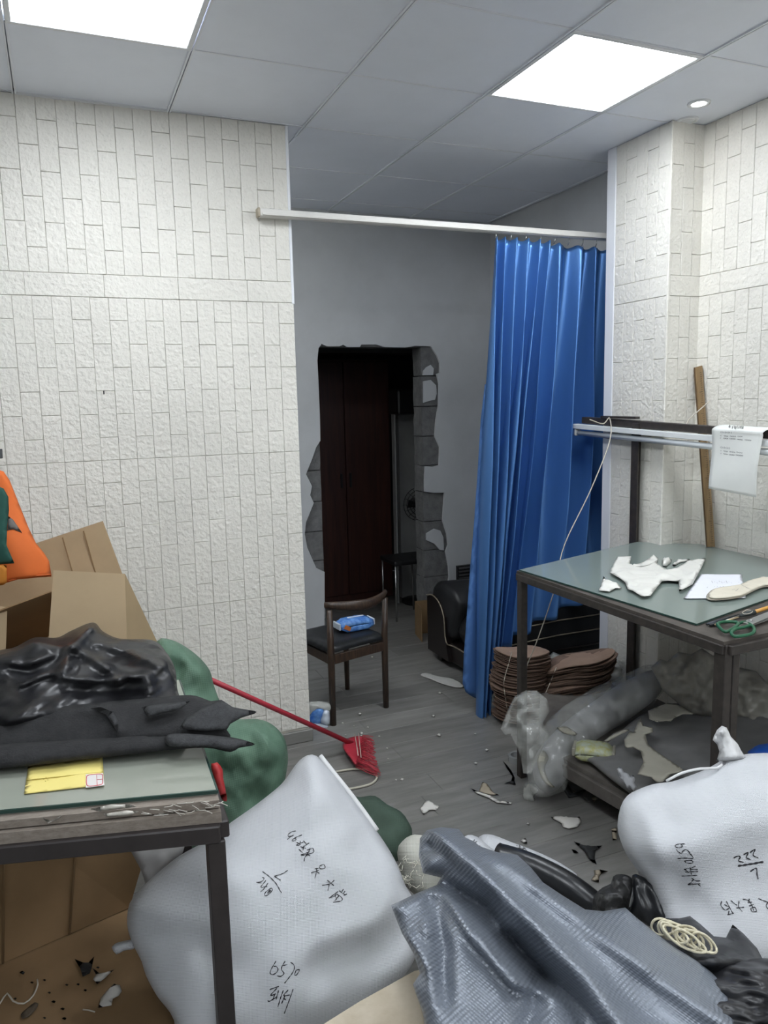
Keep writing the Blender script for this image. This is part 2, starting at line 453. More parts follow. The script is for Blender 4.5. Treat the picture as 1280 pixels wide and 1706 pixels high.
loop = [Vector((p.x, 0, 0.0 if i in (len(hole_px)-1, len(hole_px)) else p.z)) for i, p in enumerate(loop)]
def wall_with_hole(lp, x0, x1, z1, y0, y1):
    # outline walks the outer rectangle, the hole is open at the floor so one simple polygon does it
    ir, il = len(hole_px)-1, len(hole_px)
    seq = lp[il:] + lp[:ir+1]                       # from bottom left, up, over, down to bottom right
    poly = [Vector((x0,0,0))] + seq + [Vector((x1,0,0)), Vector((x1,0,z1)), Vector((x0,0,z1))]
    poly = [Vector((p.x, y0, p.z)) for p in poly]
    return prism(poly, (0,-1,0), y1-y0)
wall_back = struct(link('wall_back', wall_with_hole(loop, -.6, XF+.01, CEIL+.02, YB, YB+.018), m_plast), 'plain grey plaster wall with a rough opening broken through it')
# masonry core behind the plaster
XL, XRJ = at(541,900,1,YB).x-.005, at(707,800,1,YB).x
ztop = at(600,578,1,YB).z
part_core = link('masonry', bounds(-.6, XL-.21, YB+.022, YB+.16, 0, CEIL), m_block, wall_back)
link('masonry', bounds(XRJ+.26, XF+.01, YB+.022, YB+.16, 0, CEIL), m_block, wall_back)
link('masonry', bounds(XL-.21, XRJ+.26, YB+.022, YB+.16, ztop+.003, CEIL), m_block, wall_back)
def rough_block(x0, x1, z0, z1, side, seed):
    bm = bmesh.new(); vs = box_bm(bm, ((x0+x1)/2, YB+.091, (z0+z1)/2), (x1-x0, .138, z1-z0-.006))
    bmesh.ops.subdivide_edges(bm, edges=bm.edges[:], cuts=3, use_grid_fill=True)
    for v in bm.verts:
        nn = noise.noise(v.co*14+Vector((seed,0,0)))
        if (side > 0 and v.co.x < x0+.002) or (side < 0 and v.co.x > x1-.002): v.co.x += nn*.012*(1.0 if v.co.y > YB+.03 else .25)
        v.co.y += noise.noise(v.co*9+Vector((0,seed,0)))*.002
    return bm_mesh(bm)
zr = [at(710, y, 1, YB).z for y in (576, 626, 677, 727, 776, 820, 870, 918, 963, 1010, 1062)]; zr[-1] = 0.003
for i in range(len(zr)-1):
    link('block', rough_block(XRJ, XRJ+.256, zr[i+1], zr[i], 1, i*3.1), m_block, wall_back)
zl = [at(530, y, 1, YB).z for y in (578, 628, 682, 734, 784, 836, 886, 935, 985, 1035, 1085)]; zl[-1] = 0.003
for i in range(len(zl)-1):
    link('block', rough_block(XL-.206, XL, zl[i+1], zl[i], -1, i*2.3+40), m_block, wall_back)
for pts in ([(706,618),(711,612),(718,608),(723,614),(722,625),(705,625)], [(706,635),(718,633),(727,642),(728,656),(725,666),(715,668),(706,671)],
            [(711,889),(724,881),(734,884),(739,895),(740,917),(733,916),(724,906),(711,900)]):
    link('plaster_patch', prism([Vector((p.x, YB+.009, p.z)) for p in px_wall(pts, YB+.009)], (0,-1,0), .014), m_plast, wall_back)
# the unlit room behind the opening
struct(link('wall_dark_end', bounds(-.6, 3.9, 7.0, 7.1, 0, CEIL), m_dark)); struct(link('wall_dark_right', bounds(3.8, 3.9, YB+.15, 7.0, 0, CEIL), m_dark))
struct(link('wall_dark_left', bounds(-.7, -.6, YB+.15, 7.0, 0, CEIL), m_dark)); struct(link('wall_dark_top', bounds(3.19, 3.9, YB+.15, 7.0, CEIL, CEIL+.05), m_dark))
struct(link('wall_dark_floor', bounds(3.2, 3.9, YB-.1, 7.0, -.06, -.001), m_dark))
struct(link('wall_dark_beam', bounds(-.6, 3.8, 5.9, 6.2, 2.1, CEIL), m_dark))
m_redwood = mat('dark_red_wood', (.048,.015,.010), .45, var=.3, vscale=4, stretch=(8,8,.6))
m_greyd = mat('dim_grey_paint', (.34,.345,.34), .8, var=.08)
m_black = mat('black_plastic', (.012,.012,.013), .4)
m_steel = mat('dull_steel', (.45,.45,.44), .35, metal=1)
def Y(px, py, y): return at(px, py, 1, y)
a, b = Y(540, 652, 6.0), Y(655, 1000, 6.0)
t = empty('wardrobe', ((a.x+b.x)/2, 6.1, 0), 'dark reddish wooden wardrobe in the unlit room behind the opening', 'wardrobe')
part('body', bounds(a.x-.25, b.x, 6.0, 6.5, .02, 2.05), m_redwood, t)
for i in range(2):
    xm = a.x-.25+(b.x-a.x+.25)*(i*.5); d_ = part('door', bounds(xm+.004, xm+(b.x-a.x+.25)*.5-.004, 5.98, 6.0, .08, 2.03, .003), m_redwood, t)
    link('handle', bounds(xm+(.03 if i else (b.x-a.x+.25)*.5-.05), xm+(.045 if i else (b.x-a.x+.25)*.5-.035), 5.965, 5.98, 1.0, 1.12), m_black, d_)
a, b = Y(656, 655, 5.8), Y(664, 930, 5.8)
struct(link('door_1', bounds(a.x, b.x, 5.8, 5.86, 0, a.z), m_greyd), 'pale door frame post in the dark room')
a, b = Y(664, 690, 5.95), Y(730, 930, 5.95)
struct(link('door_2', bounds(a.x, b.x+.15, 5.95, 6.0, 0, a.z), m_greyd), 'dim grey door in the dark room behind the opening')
a, b = Y(662, 648, 5.7), Y(700, 690, 5.7)
t = tag(link('air_box', bounds(a.x, b.x+.1, 5.7, 5.9, b.z, a.z, .02, 2), m_black), 'black box high above the grey door in the dark room', 'box')
c = Y(700, 840, 5.72); rf = .14
t = empty('fan', (c.x, c.y, 0), 'black standing fan with a wire guard behind the broken block edge', 'fan')
part('pole', tube([(c.x, c.y+.05, .02), (c.x, c.y+.05, c.z)], .012), m_black, t)
part('base', tube([(c.x, c.y+.05, .0), (c.x, c.y+.05, .02), (c.x, c.y+.05, .035)], [.15, .15, .03], 20), m_black, t)
part('motor', tube([(c.x, c.y-.01, c.z), (c.x, c.y+.12, c.z)], .045, 14), m_black, t)
ring = lambda r, yy: [(c.x+r*math.cos(q*math.pi/12), yy, c.z+r*math.sin(q*math.pi/12)) for q in range(25)]
part('guard', tubes([(ring(rf*k/6, c.y-.05+.012*k), .003) for k in range(1, 7)] + [([(c.x, c.y-.05, c.z), (c.x+rf*math.cos(q*math.pi/8), c.y+.02, c.z+rf*math.sin(q*math.pi/8))], .002) for q in range(16)], 5), m_black, t)
for q in range(4):
    A = q*math.pi/2; e = Vector((math.cos(A), 0, math.sin(A))); f_ = Vector((-math.sin(A), 0, math.cos(A))); cc = Vector((c.x, c.y-.01, c.z))
    part('blade', prism([cc+e*.02-f_*.02, cc+e*.11-f_*.045, cc+e*.12+f_*.02, cc+e*.02+f_*.02], (0,-1,.2), .003), m_black, t)
a = Y(658, 935, 5.3); b = Y(700, 935, 5.3)
t = empty('stool', ((a.x+b.x)/2, 5.4, 0), 'black stool on thin bare metal legs in the dark opening', 'stool')
part('seat', bounds(a.x-.01, b.x+.1, 5.28, 5.58, a.z-.04, a.z, .012, 2), m_black, t)
for sx in (a.x+.005, b.x+.05):
    for sy in (5.3, 5.56): part('leg', tube([(sx, sy, a.z-.04), (sx+(.01 if sx > a.x+.02 else .0), sy, 0)], .008), m_steel, t)

# ================================================================== LIGHTS OF THE ROOM AND ADDED FILL PANELS
m_emit = mat('lit_diffuser', (.9,.93,1), .5, emit=(.90,.95,1.0), estr=PANEL_POWER)
m_alu = mat('white_aluminium', (.78,.79,.80), .35)
def panel_light(i, j, label, me=None):
    x0, y0 = GX+i*TILE, GY+j*TILE; cx, cy = x0+TILE/2, y0+TILE/2
    t = empty('ceiling_light', (cx, cy, CEIL), label, 'ceiling light', 'square panel lights in the ceiling')
    bm = bmesh.new()
    for dx, dy, sx, sy in ((0,-.288,.596,.02), (0,.288,.596,.02), (-.288,0,.02,.556), (.288,0,.02,.556)): box_bm(bm, (cx+dx, cy+dy, CEIL+.002), (sx, sy, .016), None, .002)
    part('frame', bm_mesh(bm), m_alu, t)
    part('diffuser', bounds(cx-.278, cx+.278, cy-.278, cy+.278, CEIL-.002, CEIL+.004), m_emit, t)
panel_light(-1, 0, 'square panel light cut by the top left of the photo, above the left wall')
panel_light(2, 0, 'square panel light in view whole, near the blue curtain and pier')
for jj, wd in ((-3, 'nearest behind the photo edge'), (-6, 'over the middle of the room'), (-9, 'over the far near end of the room')):  # unseen panels added behind the camera to brighten the lower walls
    panel_light(-1, jj, 'added left fill panel light, unseen, '+wd); panel_light(2, jj, 'added right fill panel light, unseen, '+wd)
panel_light(-1, 2, 'added unseen fill panel light over the inner room behind the left wall')  # unseen panel added to brighten the inner room's back wall
m_emit2 = mat('lit_downlight', (1,1,1), .5, emit=(1,.97,.92), estr=14)
def downlight(px, py, lit, label):
    p = at(px, py, 2, CEIL)
    t = empty('downlight', (p.x, p.y, CEIL), label, 'downlight', 'small round downlights by the pier')
    V = []; F_ = []
    prof = [(.030, 0), (.032, -.004), (.046, -.005), (.049, 0), (.049, .002)]
    for k in range(24):
        A = k*math.pi/12
        for r, z in prof: V.append((p.x+r*math.cos(A), p.y+r*math.sin(A), CEIL+z-.001))
    n = len(prof)
    for k in range(24):
        for q in range(n-1): F_.append((k*n+q, k*n+q+1, ((k+1) % 24)*n+q+1, ((k+1) % 24)*n+q))
    part('rim', mesh_from(V, F_, True), m_alu, t)
    part('lens', tube([(p.x, p.y, CEIL-.003), (p.x, p.y, CEIL+.001)], .031, 24, False), m_emit2 if lit else mat('unlit_lens', (.85,.86,.88), .2), t)
downlight(1165, 172, True, 'lit round downlight farther from the pier corner')
downlight(1146, 200, False, 'unlit round downlight right at the pier corner')

# ================================================================== CURTAIN AND ROD
m_rail = mat('cream_metal_rail', (.72,.70,.66), .4, var=.05)
zr0, zr1 = at(430,354,1,3.52).z, at(1017,395,1,3.52).z
xr0 = at(432,354,1,3.52).x
t = empty('curtain_rail', (xr0, 3.52, zr0), 'cream metal curtain rail fixed across the opening', 'curtain rail')
part('rail', bar((xr0, 3.525, zr0), (XF, 3.525, zr1), .038, .034), m_rail, t)
part('lip', bar((xr0+.01, 3.502, zr0-.008), (XF, 3.502, zr1-.008), .010, .010), m_rail, t)
part('end_cap', box((xr0-.004, 3.525, zr0), (.012, .044, .040), None, .004, 2), mat('rusty_cap', (.42,.36,.27), .6, var=.2, vscale=40), t)
for x in (xr0+.05, xr0+.09, XF-.03):
    part('bracket', bounds(x, x+.022, 3.528, 3.575, zr0+.014, zr0+.024, .002), m_steel, t)

m_satin = mat('blue_satin', (.085,.225,.53), .33, metal=.55, spec=.8, var=.06, vscale=5, bump=.05, bscale=220, stretch=(1,1,.15))
m_satinb = mat('blue_lining', (.065,.165,.40), .75, var=.05)
ctop = [2.118, 2.17, 2.235, 2.29, 2.35, 2.41, 2.49, 2.58, 2.70, 2.80, 2.95]
cbot = [(790,1192), (797,1196), (806,1193), (812,1160), (820,1108), (832,1082), (858,1066), (895,1048), (940,1030), (982,1004), (1040,985)]
def interp(lst, f):
    k = f*(len(lst)-1); i = min(int(k), len(lst)-2); return lst[i]*(1-(k-i)) + lst[i+1]*(k-i)
bot3 = [at(x, y, 1, 3.50) for x, y in cbot]
def curtain_mesh():
    NU, NV = 260, 90; vs = []
    for i in range(NU+1):
        u = i/NU
        k = u*(len(ctop)-1)
        T = Vector((interp(ctop, u), 3.505, 2.515)); Bm = interp(bot3, u)
        ph = 2*math.pi*(9.5*u + .18*math.sin(5*u+1) + .12*math.sin(13*u))
        big = 1.0 if u < .5 else 1.25
        for j in range(NV+1):
            v = j/NV
            p = T.lerp(Bm, v)
            A = (.018 + .030*min(1, v*2.2))*big*(1-.35*max(0, v-.7)/.3)
            sag = .012*math.sin(v*9+u*17)
            s = math.sin(ph + .5*math.sin(v*2.1+u*6) + .25*v)
            q = math.sin(2*ph+1.3+v*.8)
            p.y += -A*1.25*s - A*.15*q + .10*A*math.sin(3.3*v*math.pi+u*21)
            p.x += A*.42*math.cos(ph+.4*v) + sag*.25
            if v < .045: p.z += .006*math.sin(ph*2)
            p.y -= .05*v*v*(1-u)                        # left folds swing a little into the room
            p.y += .075*min(1, max(0, (u-.5)/.25))
            vs.append(p)
    fs = [(i*(NV+1)+j, (i+1)*(NV+1)+j, (i+1)*(NV+1)+j+1, i*(NV+1)+j+1) for i in range(NU) for j in range(NV)]
    return mesh_from(vs, fs, True)
cur = empty('curtain', (2.1, 3.5, 0), 'blue satin curtain hanging in pleats from the cream rail', 'curtain')
o = part('cloth', curtain_mesh(), m_satin, cur)
md = o.modifiers.new('thick', 'SOLIDIFY'); md.thickness = .002
lin = [(808,640),(801,700),(795,800),(790,870),(784,940),(779,1010),(773,1090),(771,1138),(776,1153),(786,1160),(806,1170),(822,1000),(830,800),(826,640)]
me = inflate([at(x, y, 1, 3.555) for x, y in lin], (0,-1,0), .003, .003, .03, .01, wr=((6,.008),), closed_smooth=False)
part('lining', me, m_satinb, cur)
for i in range(9):
    x = 2.125 + i*.09
    part('hook', tube([(x, 3.512, 2.505), (x, 3.500, 2.525), (x+.004, 3.507, zr0-.02+ (zr1-zr0)*.5)], .003, 6), m_steel, cur)

# ================================================================== CHAIR
m_dwood = mat('worn_dark_wood', (.020,.013,.010), .38, col2=(.075,.045,.028), vscale=14, stretch=(9,9,.8), bump=.06, bscale=40)
m_leath = mat('black_leatherette', (.016,.017,.018), .38, var=.3, vscale=6, bump=.06, bscale=120)
L0, R0_ = Vector((1.227,3.690,0)), Vector((1.575,3.788,0))
fd = Vector((-.20,.98,0)).normalized()*.36
ch = empty('chair', (L0+R0_)/2 + fd/2, 'dark wooden chair with curved back and black seat in the opening', 'chair')
SH = .405
zt = .635
for p, top in ((L0, zt), (R0_, zt)):
    part('leg', tube([p, p+Vector((0,0,SH)), p+Vector((-.004 if p is L0 else .004,-.012,top))], [.0165,.019,.015], 10), m_dwood, ch)
for p in (L0+fd+Vector((.015,0,0)), R0_+fd-Vector((.03,0,0))):
    part('leg', tube([p, p+Vector((0,0,SH-.03))], [.014,.018], 10), m_dwood, ch)
for a, b in ((L0,R0_), (L0,L0+fd), (R0_,R0_+fd), (L0+fd,R0_+fd)):
    part('rail', bar(a+Vector((0,0,SH-.045)), b+Vector((0,0,SH-.045)), .02, .05), m_dwood, ch)
sd = (R0_-L0).normalized()
so = [L0-sd*.01-fd*.02, R0_+sd*.012-fd*.02, R0_+sd*.0+fd*1.08, L0-sd*.03+fd*1.08]
so = [p+Vector((0,0,SH-.005)) for p in so]
mids = []
for i in range(4): mids += [so[i].lerp(so[(i+1)%4], .08), so[i].lerp(so[(i+1)%4], .5), so[i].lerp(so[(i+1)%4], .92)]
part('seat', inflate(mids, (0,0,1), .035, .012, .02, .06), m_leath, ch)
bow = Vector((.02,-.075,0))
crest = []
for k in range(17):
    f = -.06+1.12*k/16; p = L0.lerp(R0_, f) + bow*(1-(2*f-1)**2) + Vector((0,-.012,zt+.012+.012*abs(2*f-1)))
    crest.append(p)
V = []; F_ = []
for k, p in enumerate(crest):
    f = k/16; hh = .016+.014*math.sin(math.pi*f); ww = .014
    d = (crest[min(k+1,16)]-crest[max(k-1,0)]).normalized(); s = Vector((-d.y, d.x, 0))
    for q in range(10):
        A = q*math.pi/5; V.append(p + s*ww*math.cos(A)*(.8+.2*math.cos(2*A)) + Vector((0,0,1))*hh*math.sin(A))
F_ = [(k*10+q, k*10+(q+1)%10, (k+1)*10+(q+1)%10, (k+1)*10+q) for k in range(16) for q in range(10)] + [tuple(range(10))[::-1], tuple(160+q for q in range(10))]
part('backrest', mesh_from(V, F_, True), m_dwood, ch)
# tissue pack on the seat
def soft_pack(c, sx, sy, sz, rz, mats_, name, label, cat, orange=True):
    bm = bmesh.new(); box_bm(bm, (0,0,sz/2), (sx, sy, sz))
    bmesh.ops.subdivide_edges(bm, edges=bm.edges[:], cuts=5, use_grid_fill=True)
    for v in bm.verts:
        ex = abs(v.co.x)/(sx/2); v.co.z = sz/2 + (v.co.z-sz/2)*(1-.55*max(0, ex-.6)/.4) ; ey = abs(v.co.y)/(sy/2)
        v.co.z -= .25*sz*max(0, ey-.7)/.3*(1 if v.co.z > sz/2 else 0)
        v.co += Vector((noise.noise(v.co*40), noise.noise(v.co*40+Vector((5,0,0))), noise.noise(v.co*30)*.8))*.004
        v.co.z = max(v.co.z, 0)
    root = empty(name, c, label, cat); root.rotation_euler = (0,0,rz)
    o = link('wrapper', bm_mesh(bm, True), mats_[0], root)
    for s in (-1, 1):
        o = link('crimped_end', box((s*(sx/2+.006), 0, sz*.5), (.012, sy*.85, sz*.55), None, .003), mats_[1], root)
    if orange:
        o = link('orange_print', box((-sx*.33, -sy*.5-.003, sz*.4), (sx*.2, .003, sz*.35), Matrix.Rotation(.5,3,'Y'), .001), mats_[2], root)
        o = link('opening_strip', box((0.01, .005, sz+.0015), (sx*.5, .012, .004), None, .001), mats_[1], root)
    return root
m_tblue = mat('blue_film_print', (.03,.13,.50), .25, col2=(.20,.42,.80), vscale=28)
m_twhite = mat('white_film', (.62,.68,.76), .3); m_tor = mat('orange_print', (.65,.20,.05), .35)
tc = L0.lerp(R0_, .72)+fd*.44
soft_pack((tc.x, tc.y, SH+.036), .20, .10, .065, .10, (m_tblue, m_twhite, m_tor), 'tissue_pack', 'blue tissue pack lying on the black chair seat', 'tissue pack')

# packaging on the floor at the wall end
m_clear = mat('clear_film', (.80,.82,.80), .12, alpha=.30, spec=.8)
m_milky = mat('milky_film', (.66,.67,.62), .22, alpha=.42, spec=.9, facet=(13,.55))
pk = plane3(at(515,1210,2,.0), at(555,1210,2,.0), at(535,1172,1,3.70))
root = empty('plastic_wrapper', at(535,1212,2,0), 'crumpled blue and white plastic wrapper by the chair leg', 'wrapper')
b1 = part('blue_panel', inflate(pxs(pk, [(514,1198),(520,1186),(530,1180),(540,1183),(536,1200),(532,1207),(518,1206)]), pk.n, .03, .02, .012, .03, wr=((30,.012),)), m_tblue, root)
part('white_panel', inflate(pxs(pk, [(536,1188),(541,1182),(549,1184),(549,1206),(540,1208),(533,1202)]), pk.n, .035, .02, .012, .03, wr=((30,.012),), seed=3), m_twhite, root)
part('front_fold', inflate(pxs(pk, [(520,1203),(534,1205),(547,1209),(544,1217),(522,1215)]), pk.n, .02, .02, .012, .02, wr=((30,.01),), seed=5), m_twhite, root)
part('clear_panel', inflate(pxs(pk, [(512,1172),(528,1168),(549,1172),(549,1186),(530,1182),(514,1192)]), pk.n, .02, .02, .012, .02, wr=((30,.01),), seed=8), m_milky, root)

# ================================================================== SOFA
m_sofa = mat('black_sofa_leather', (.012,.0125,.014), .45, var=.2, bump=.04, bscale=60)
m_sofaw = mat('black_brown_lacquer', (.012,.008,.007), .3)
m_gold = mat('dull_gold_piping', (.32,.27,.20), .4, metal=.4)
xs = 2.235
so_ = empty('sofa', (2.55, 4.0, 0), 'black leather sofa with gold piping half hidden by the blue curtain', 'sofa')
# far arm: rolled top with a lacquer front panel
part('arm', inflate([(xs-.04, 4.42, .20), (xs-.04, 4.42, .43), (xs-.03, 4.37, .52), (xs-.03, 4.25, .555), (xs-.03,4.10,.52), (xs-.03,4.04,.44), (xs-.03,4.08,.34), (xs-.03,4.14,.20)][::-1], (-1,0,0), .03, .74, .03, .06), m_sofa, so_)
part('arm_panel', prism([(xs-.075, 4.44, .06), (xs-.075, 4.44, .42), (xs-.075, 4.37, .45), (xs-.075, 4.26, .42), (xs-.075, 4.19, .34), (xs-.075, 4.17, .14), (xs-.075, 4.14, .06)], (-1,0,0), .05), m_sofaw, so_)
part('base', bounds(xs-.05, 2.94, 3.62, 4.43, .05, .17, .01), m_sofaw, so_)
part('piping', tube(catmull([(xs-.082, 4.44, .43), (xs-.082, 4.35, .45), (xs-.082, 4.25, .42), (xs-.082, 4.19, .34), (xs-.082, 4.175, .22), (xs-.082,4.14,.175), (xs-.06, 4.10, .172), (xs-.06, 3.64, .172)], False, .03), .0045, 6), m_gold, so_)
part('seat_cushion', inflate([(xs-.03,3.78,.27), (xs-.03,4.10,.27), (2.75,4.10,.27), (2.75,3.78,.27)], (0,0,1), .11, .10, .03, .06, closed_smooth=False), m_sofa, so_)
part('back_cushion', inflate([(2.80,3.66,.25), (2.80,4.45,.25), (2.80,4.45,.72), (2.80,3.66,.72)], (-1,0,0), .10, .12, .03, .12, closed_smooth=False), m_sofa, so_)
na = part('arm', bounds(xs+.06, 2.94, 3.625, 3.78, .17, .50, .03, 3), m_sofa, so_)
for i, z in enumerate((.22, .31, .40)):
    part('panel_line', tube([(2.25, 3.62, z-.01), (2.6, 3.618, z+.006), (2.93, 3.62, z+.004)], .004, 6), m_gold if i else m_sofaw, so_)
for x, y in ((xs, 4.36), (xs+.02, 3.70), (2.88, 3.70), (2.88, 4.36)):
    part('foot', bounds(x-.03, x+.03, y-.03, y+.03, 0, .055, .005), m_sofaw, so_)
a = Y(764, 944, 4.93); b = Y(830, 962, 4.93)
t = empty('louvre_grille', (a.x+.1, 4.95, b.z), 'dark slatted grille on the wall above the sofa arm', 'grille')
part('frame', bounds(a.x, a.x+.30, 4.945, 4.968, b.z-.06, a.z), m_black, t)
for k in range(4): part('slat', box((a.x+.15, 4.94, a.z-.018-k*.026), (.28, .016, .007), Matrix.Rotation(.5,3,'X')), mat('grey_slat', (.06,.06,.062), .5), t)
# carton by the sofa
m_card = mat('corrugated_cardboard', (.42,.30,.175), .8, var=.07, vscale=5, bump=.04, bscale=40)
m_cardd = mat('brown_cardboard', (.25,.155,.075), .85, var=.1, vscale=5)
a, b = at(692,1056,2,0), at(713,1082,2,0)
d = (b-a).normalized(); nrm = Vector((d.y, -d.x, 0)); 
t = empty('carton', (a+b)/2, 'small brown carton pushed against the sofa end', 'carton')
bb = a+d*.20
part('side', prism([a, bb, bb+Vector((0,0,.25)), a+Vector((0,0,.25))], nrm if nrm.x < 0 else -nrm, .006), m_cardd, t)
nn = Vector((-d.y, d.x, 0)); nn = nn if nn.x > 0 else -nn
part('side', prism([a+nn*.008, a+nn*.17, a+nn*.17+Vector((0,0,.25)), a+nn*.008+Vector((0,0,.25))], -d, .006), m_cardd, t)
# shoe insole on the floor, by the curtain
m_pale = mat('pale_felt', (.50,.49,.46), .85, var=.06); m_whiteleather = mat('white_leather', (.72,.71,.66), .5, var=.04, vscale=6, bump=.06, bscale=70)
scrap('insole', [(701,1124),(708,1121),(722,1124),(738,1128),(752,1130),(766,1136),(773,1143),(768,1146),(752,1144),(735,1139),(718,1132),(704,1127)], m_pale, lab='long pale insole lying flat on the floor left of the curtain foot', cat='insole', smooth=True, curl=.003)

# ================================================================== BROOM
m_red = mat('red_plastic', (.42,.03,.05), .4, var=.12, vscale=10); m_redb = mat('red_bristle', (.40,.028,.045), .55, var=.35, vscale=60)
hd = dep(585,1238,3.70); 
p_low = at(583,1237,2,.05); p_up = dep(352,1133,3.22)
br = empty('broom', p_low, 'red plastic broom with its handle propped against the green sack', 'broom')
dirn = (p_low-p_up).normalized()
part('handle', tube([p_up-dirn*.25, p_low+dirn*.02], .0115, 12), m_red, br)
tip = (at(628,1290,2,.0)+at(612,1238,2,.0))/2
hl, hr = at(600,1285,2,.02), at(626,1238,2,.02)
fan_c = [(574,1242),(582,1232),(598,1227),(612,1229),(618,1240),(606,1262),(596,1268),(582,1256)]
plb = plane3(at(575,1240,2,.045), at(630,1290,2,.02), at(625,1233,2,.02))
part('head', inflate(pxs(plb, [(571,1240),(579,1231),(594,1226),(606,1229),(600,1252),(594,1275),(583,1262),(574,1250)]), plb.n, .022, .02, .012, .03), m_red, br)
lst = []
for i in range(34):
    f = i/33; a = plb.hit(604-11*f, 1229+45*f)
    for lay in (0, 1, 2):
        e = plb.hit(622+10*f-3*math.sin(f*3)+rnd.uniform(-3,3), 1232+59*f+rnd.uniform(-2.5,2.5))
        lst.append(([a+plb.n*(.014-.012*lay), (a+e)/2+plb.n*(.017-.014*lay+rnd.uniform(-.003,.003)), e+plb.n*(.010-.008*lay+rnd.uniform(-.004,.004))], .0017))
part('bristles', tubes(lst, 5), m_redb, br)['kind'] = 'stuff'
for f in (.25, .45): part('stitching', tube([plb.hit(583+60*f*.5, 1232-8*f)+plb.n*.022, plb.hit(590+40*f*.6, 1262+16*f)+plb.n*.022], .002, 5), mat('pale_thread', (.6,.5,.42), .7), br)
m_rope = mat('pale_rope', (.52,.49,.40), .8, bump=.3, bscale=200)
o = tag(link('rope', tube(catmull([at(x,y,2,.006) for x,y in [(548,1288),(570,1284),(595,1281),(620,1285),(628,1296),(618,1306),(596,1312),(572,1316),(556,1322)]], False, .02), .005, 6), m_rope), 'loop of pale rope lying under the red broom head', 'rope')

# ================================================================== RIGHT CUTTING TABLE
H = .965
def T(px, py, z=H): return at(px, py, 2, z)
A_, N_ = T(861,947), T(1207,1064)
B_ = Vector((2.675, 3.045, H)); NR = Vector((2.895, 1.70, H)); ER = Vector((2.895, 2.86, H))
m_tsteel = mat('brown_painted_steel', (.024,.020,.018), .45, col2=(.050,.041,.035), vscale=30, bump=.05, bscale=60)
m_tboard = mat('stained_table_board', (.045,.038,.032), .7, col2=(.095,.08,.068), vscale=14)
m_gboard = mat('grey_green_backing', (.25,.29,.265), .55, var=.04, vscale=4)
m_glass = mat('green_tinted_glass', (.22,.265,.245), .07, spec=.55)
m_glassedge = mat('dark_green_glass_edge', (.02,.055,.045), .15)
tb = empty('cutting_table', (2.35, 2.3, 0), 'steel framed cutting table with green glass top at the right wall', 'table')
dz = Vector((0,0,1))
part('board', prism([A_-dz*.010, N_-dz*.010, NR-dz*.010, ER-dz*.010, B_-dz*.010], (0,0,1), .012), m_tboard, tb)
for a, b in ((A_, N_), (N_, NR), (A_, B_)):
    part('frame_bar', bar(a-dz*.037+Vector((.012,0,0)), b-dz*.037+Vector((.012,0,0)), .035, .03), m_tsteel, tb)
N2 = N_+Vector((.018,.018,0))
for q, w_ in ((A_+Vector((.018,-.018,0)), .034), (NR+Vector((-.03,.03,0)), .04)):
    part('leg', bar(q-dz*.022, Vector((q.x, q.y, 0)), w_, w_), m_tsteel, tb)
lg = part('leg', bar(N2-dz*.022, Vector((N2.x, N2.y, 0)), .030, .046), m_tsteel, tb)
part('leg', bar(N2-dz*.022+Vector((.042,.004,0)), Vector((N2.x+.042, N2.y+.004, 0)), .030, .036), m_tsteel, tb)
GL = [T(866,949,H-.002), T(1161,1039,H-.002), T(1300,990,H-.002)]
gl_far = [Vector((2.89, ER.y-.02, H-.002)), Vector((B_.x, B_.y-.005, H-.002))]
g3 = GL[2]; g3 = GL[1] + (g3-GL[1])*((2.89-GL[1].x)/(g3.x-GL[1].x))
gpoly = [GL[0], GL[1], g3] + gl_far
part('backing_sheet', prism([p-dz*.0055 for p in gpoly], (0,0,1), .002), m_gboard, tb)
gl = part('glass_top', prism(gpoly, (0,0,1), .0055), m_glass, tb)
for i in range(5): part('glass_edge', bar(gpoly[i]-dz*.003, gpoly[(i+1)%5]-dz*.003, .004, .0056), m_glassedge, tb)

# light rack over the table
XQ = 2.69
def RZ(y): return 1.52 + (y-3.5)*.036
rk = empty('light_rack', (XQ, 3.06, .17), 'brown steel rack over the cutting table carrying a white tube light', 'rack')
part('post', bounds(XQ-.027, XQ-.019, 3.035, 3.085, .17, RZ(3.06)+.06), m_tsteel, rk)
part('post', bounds(XQ-.020, XQ+.022, 3.072, 3.085, .17, RZ(3.06)+.06), m_tsteel, rk)
part('post', bounds(XQ-.02, XQ+.022, 1.72, 1.76, H, RZ(1.74)+.02), m_tsteel, rk)
part('rail', bar((XQ, 3.50, RZ(3.5)+.055), (XQ, 1.55, RZ(1.55)+.055), .04, .036), m_tsteel, rk)
part('end_plate', bar((XQ-.012, 3.33, RZ(3.33)+.080), (XQ-.012, 3.06, RZ(3.06)+.088), .03, .012), m_tsteel, rk)
lt = empty('tube_light', (XQ-.03, 2.6, RZ(2.6)), 'white tube light batten slung under the brown rack rail', 'tube light')
m_wh = mat('white_enamel', (.74,.76,.76), .35); m_tubeg = mat('white_tube_glass', (.62,.65,.66), .15, coat=.4)
part('batten', bar((XQ-.028, 3.545, RZ(3.5)+.022), (XQ-.028, 1.60, RZ(1.6)+.022), .04, .026), m_wh, lt)
part('tube', tube([(XQ-.03, 3.51, RZ(3.5)-.015), (XQ-.03, 1.7, RZ(1.7)-.015)], .0145, 14), m_tubeg, lt)
for y in (3.525, 1.69): part('end_cap', box((XQ-.03, y, RZ(y)-.012), (.036, .02, .04), None, .008, 2), mat('grey_cap', (.45,.46,.46), .4), lt)
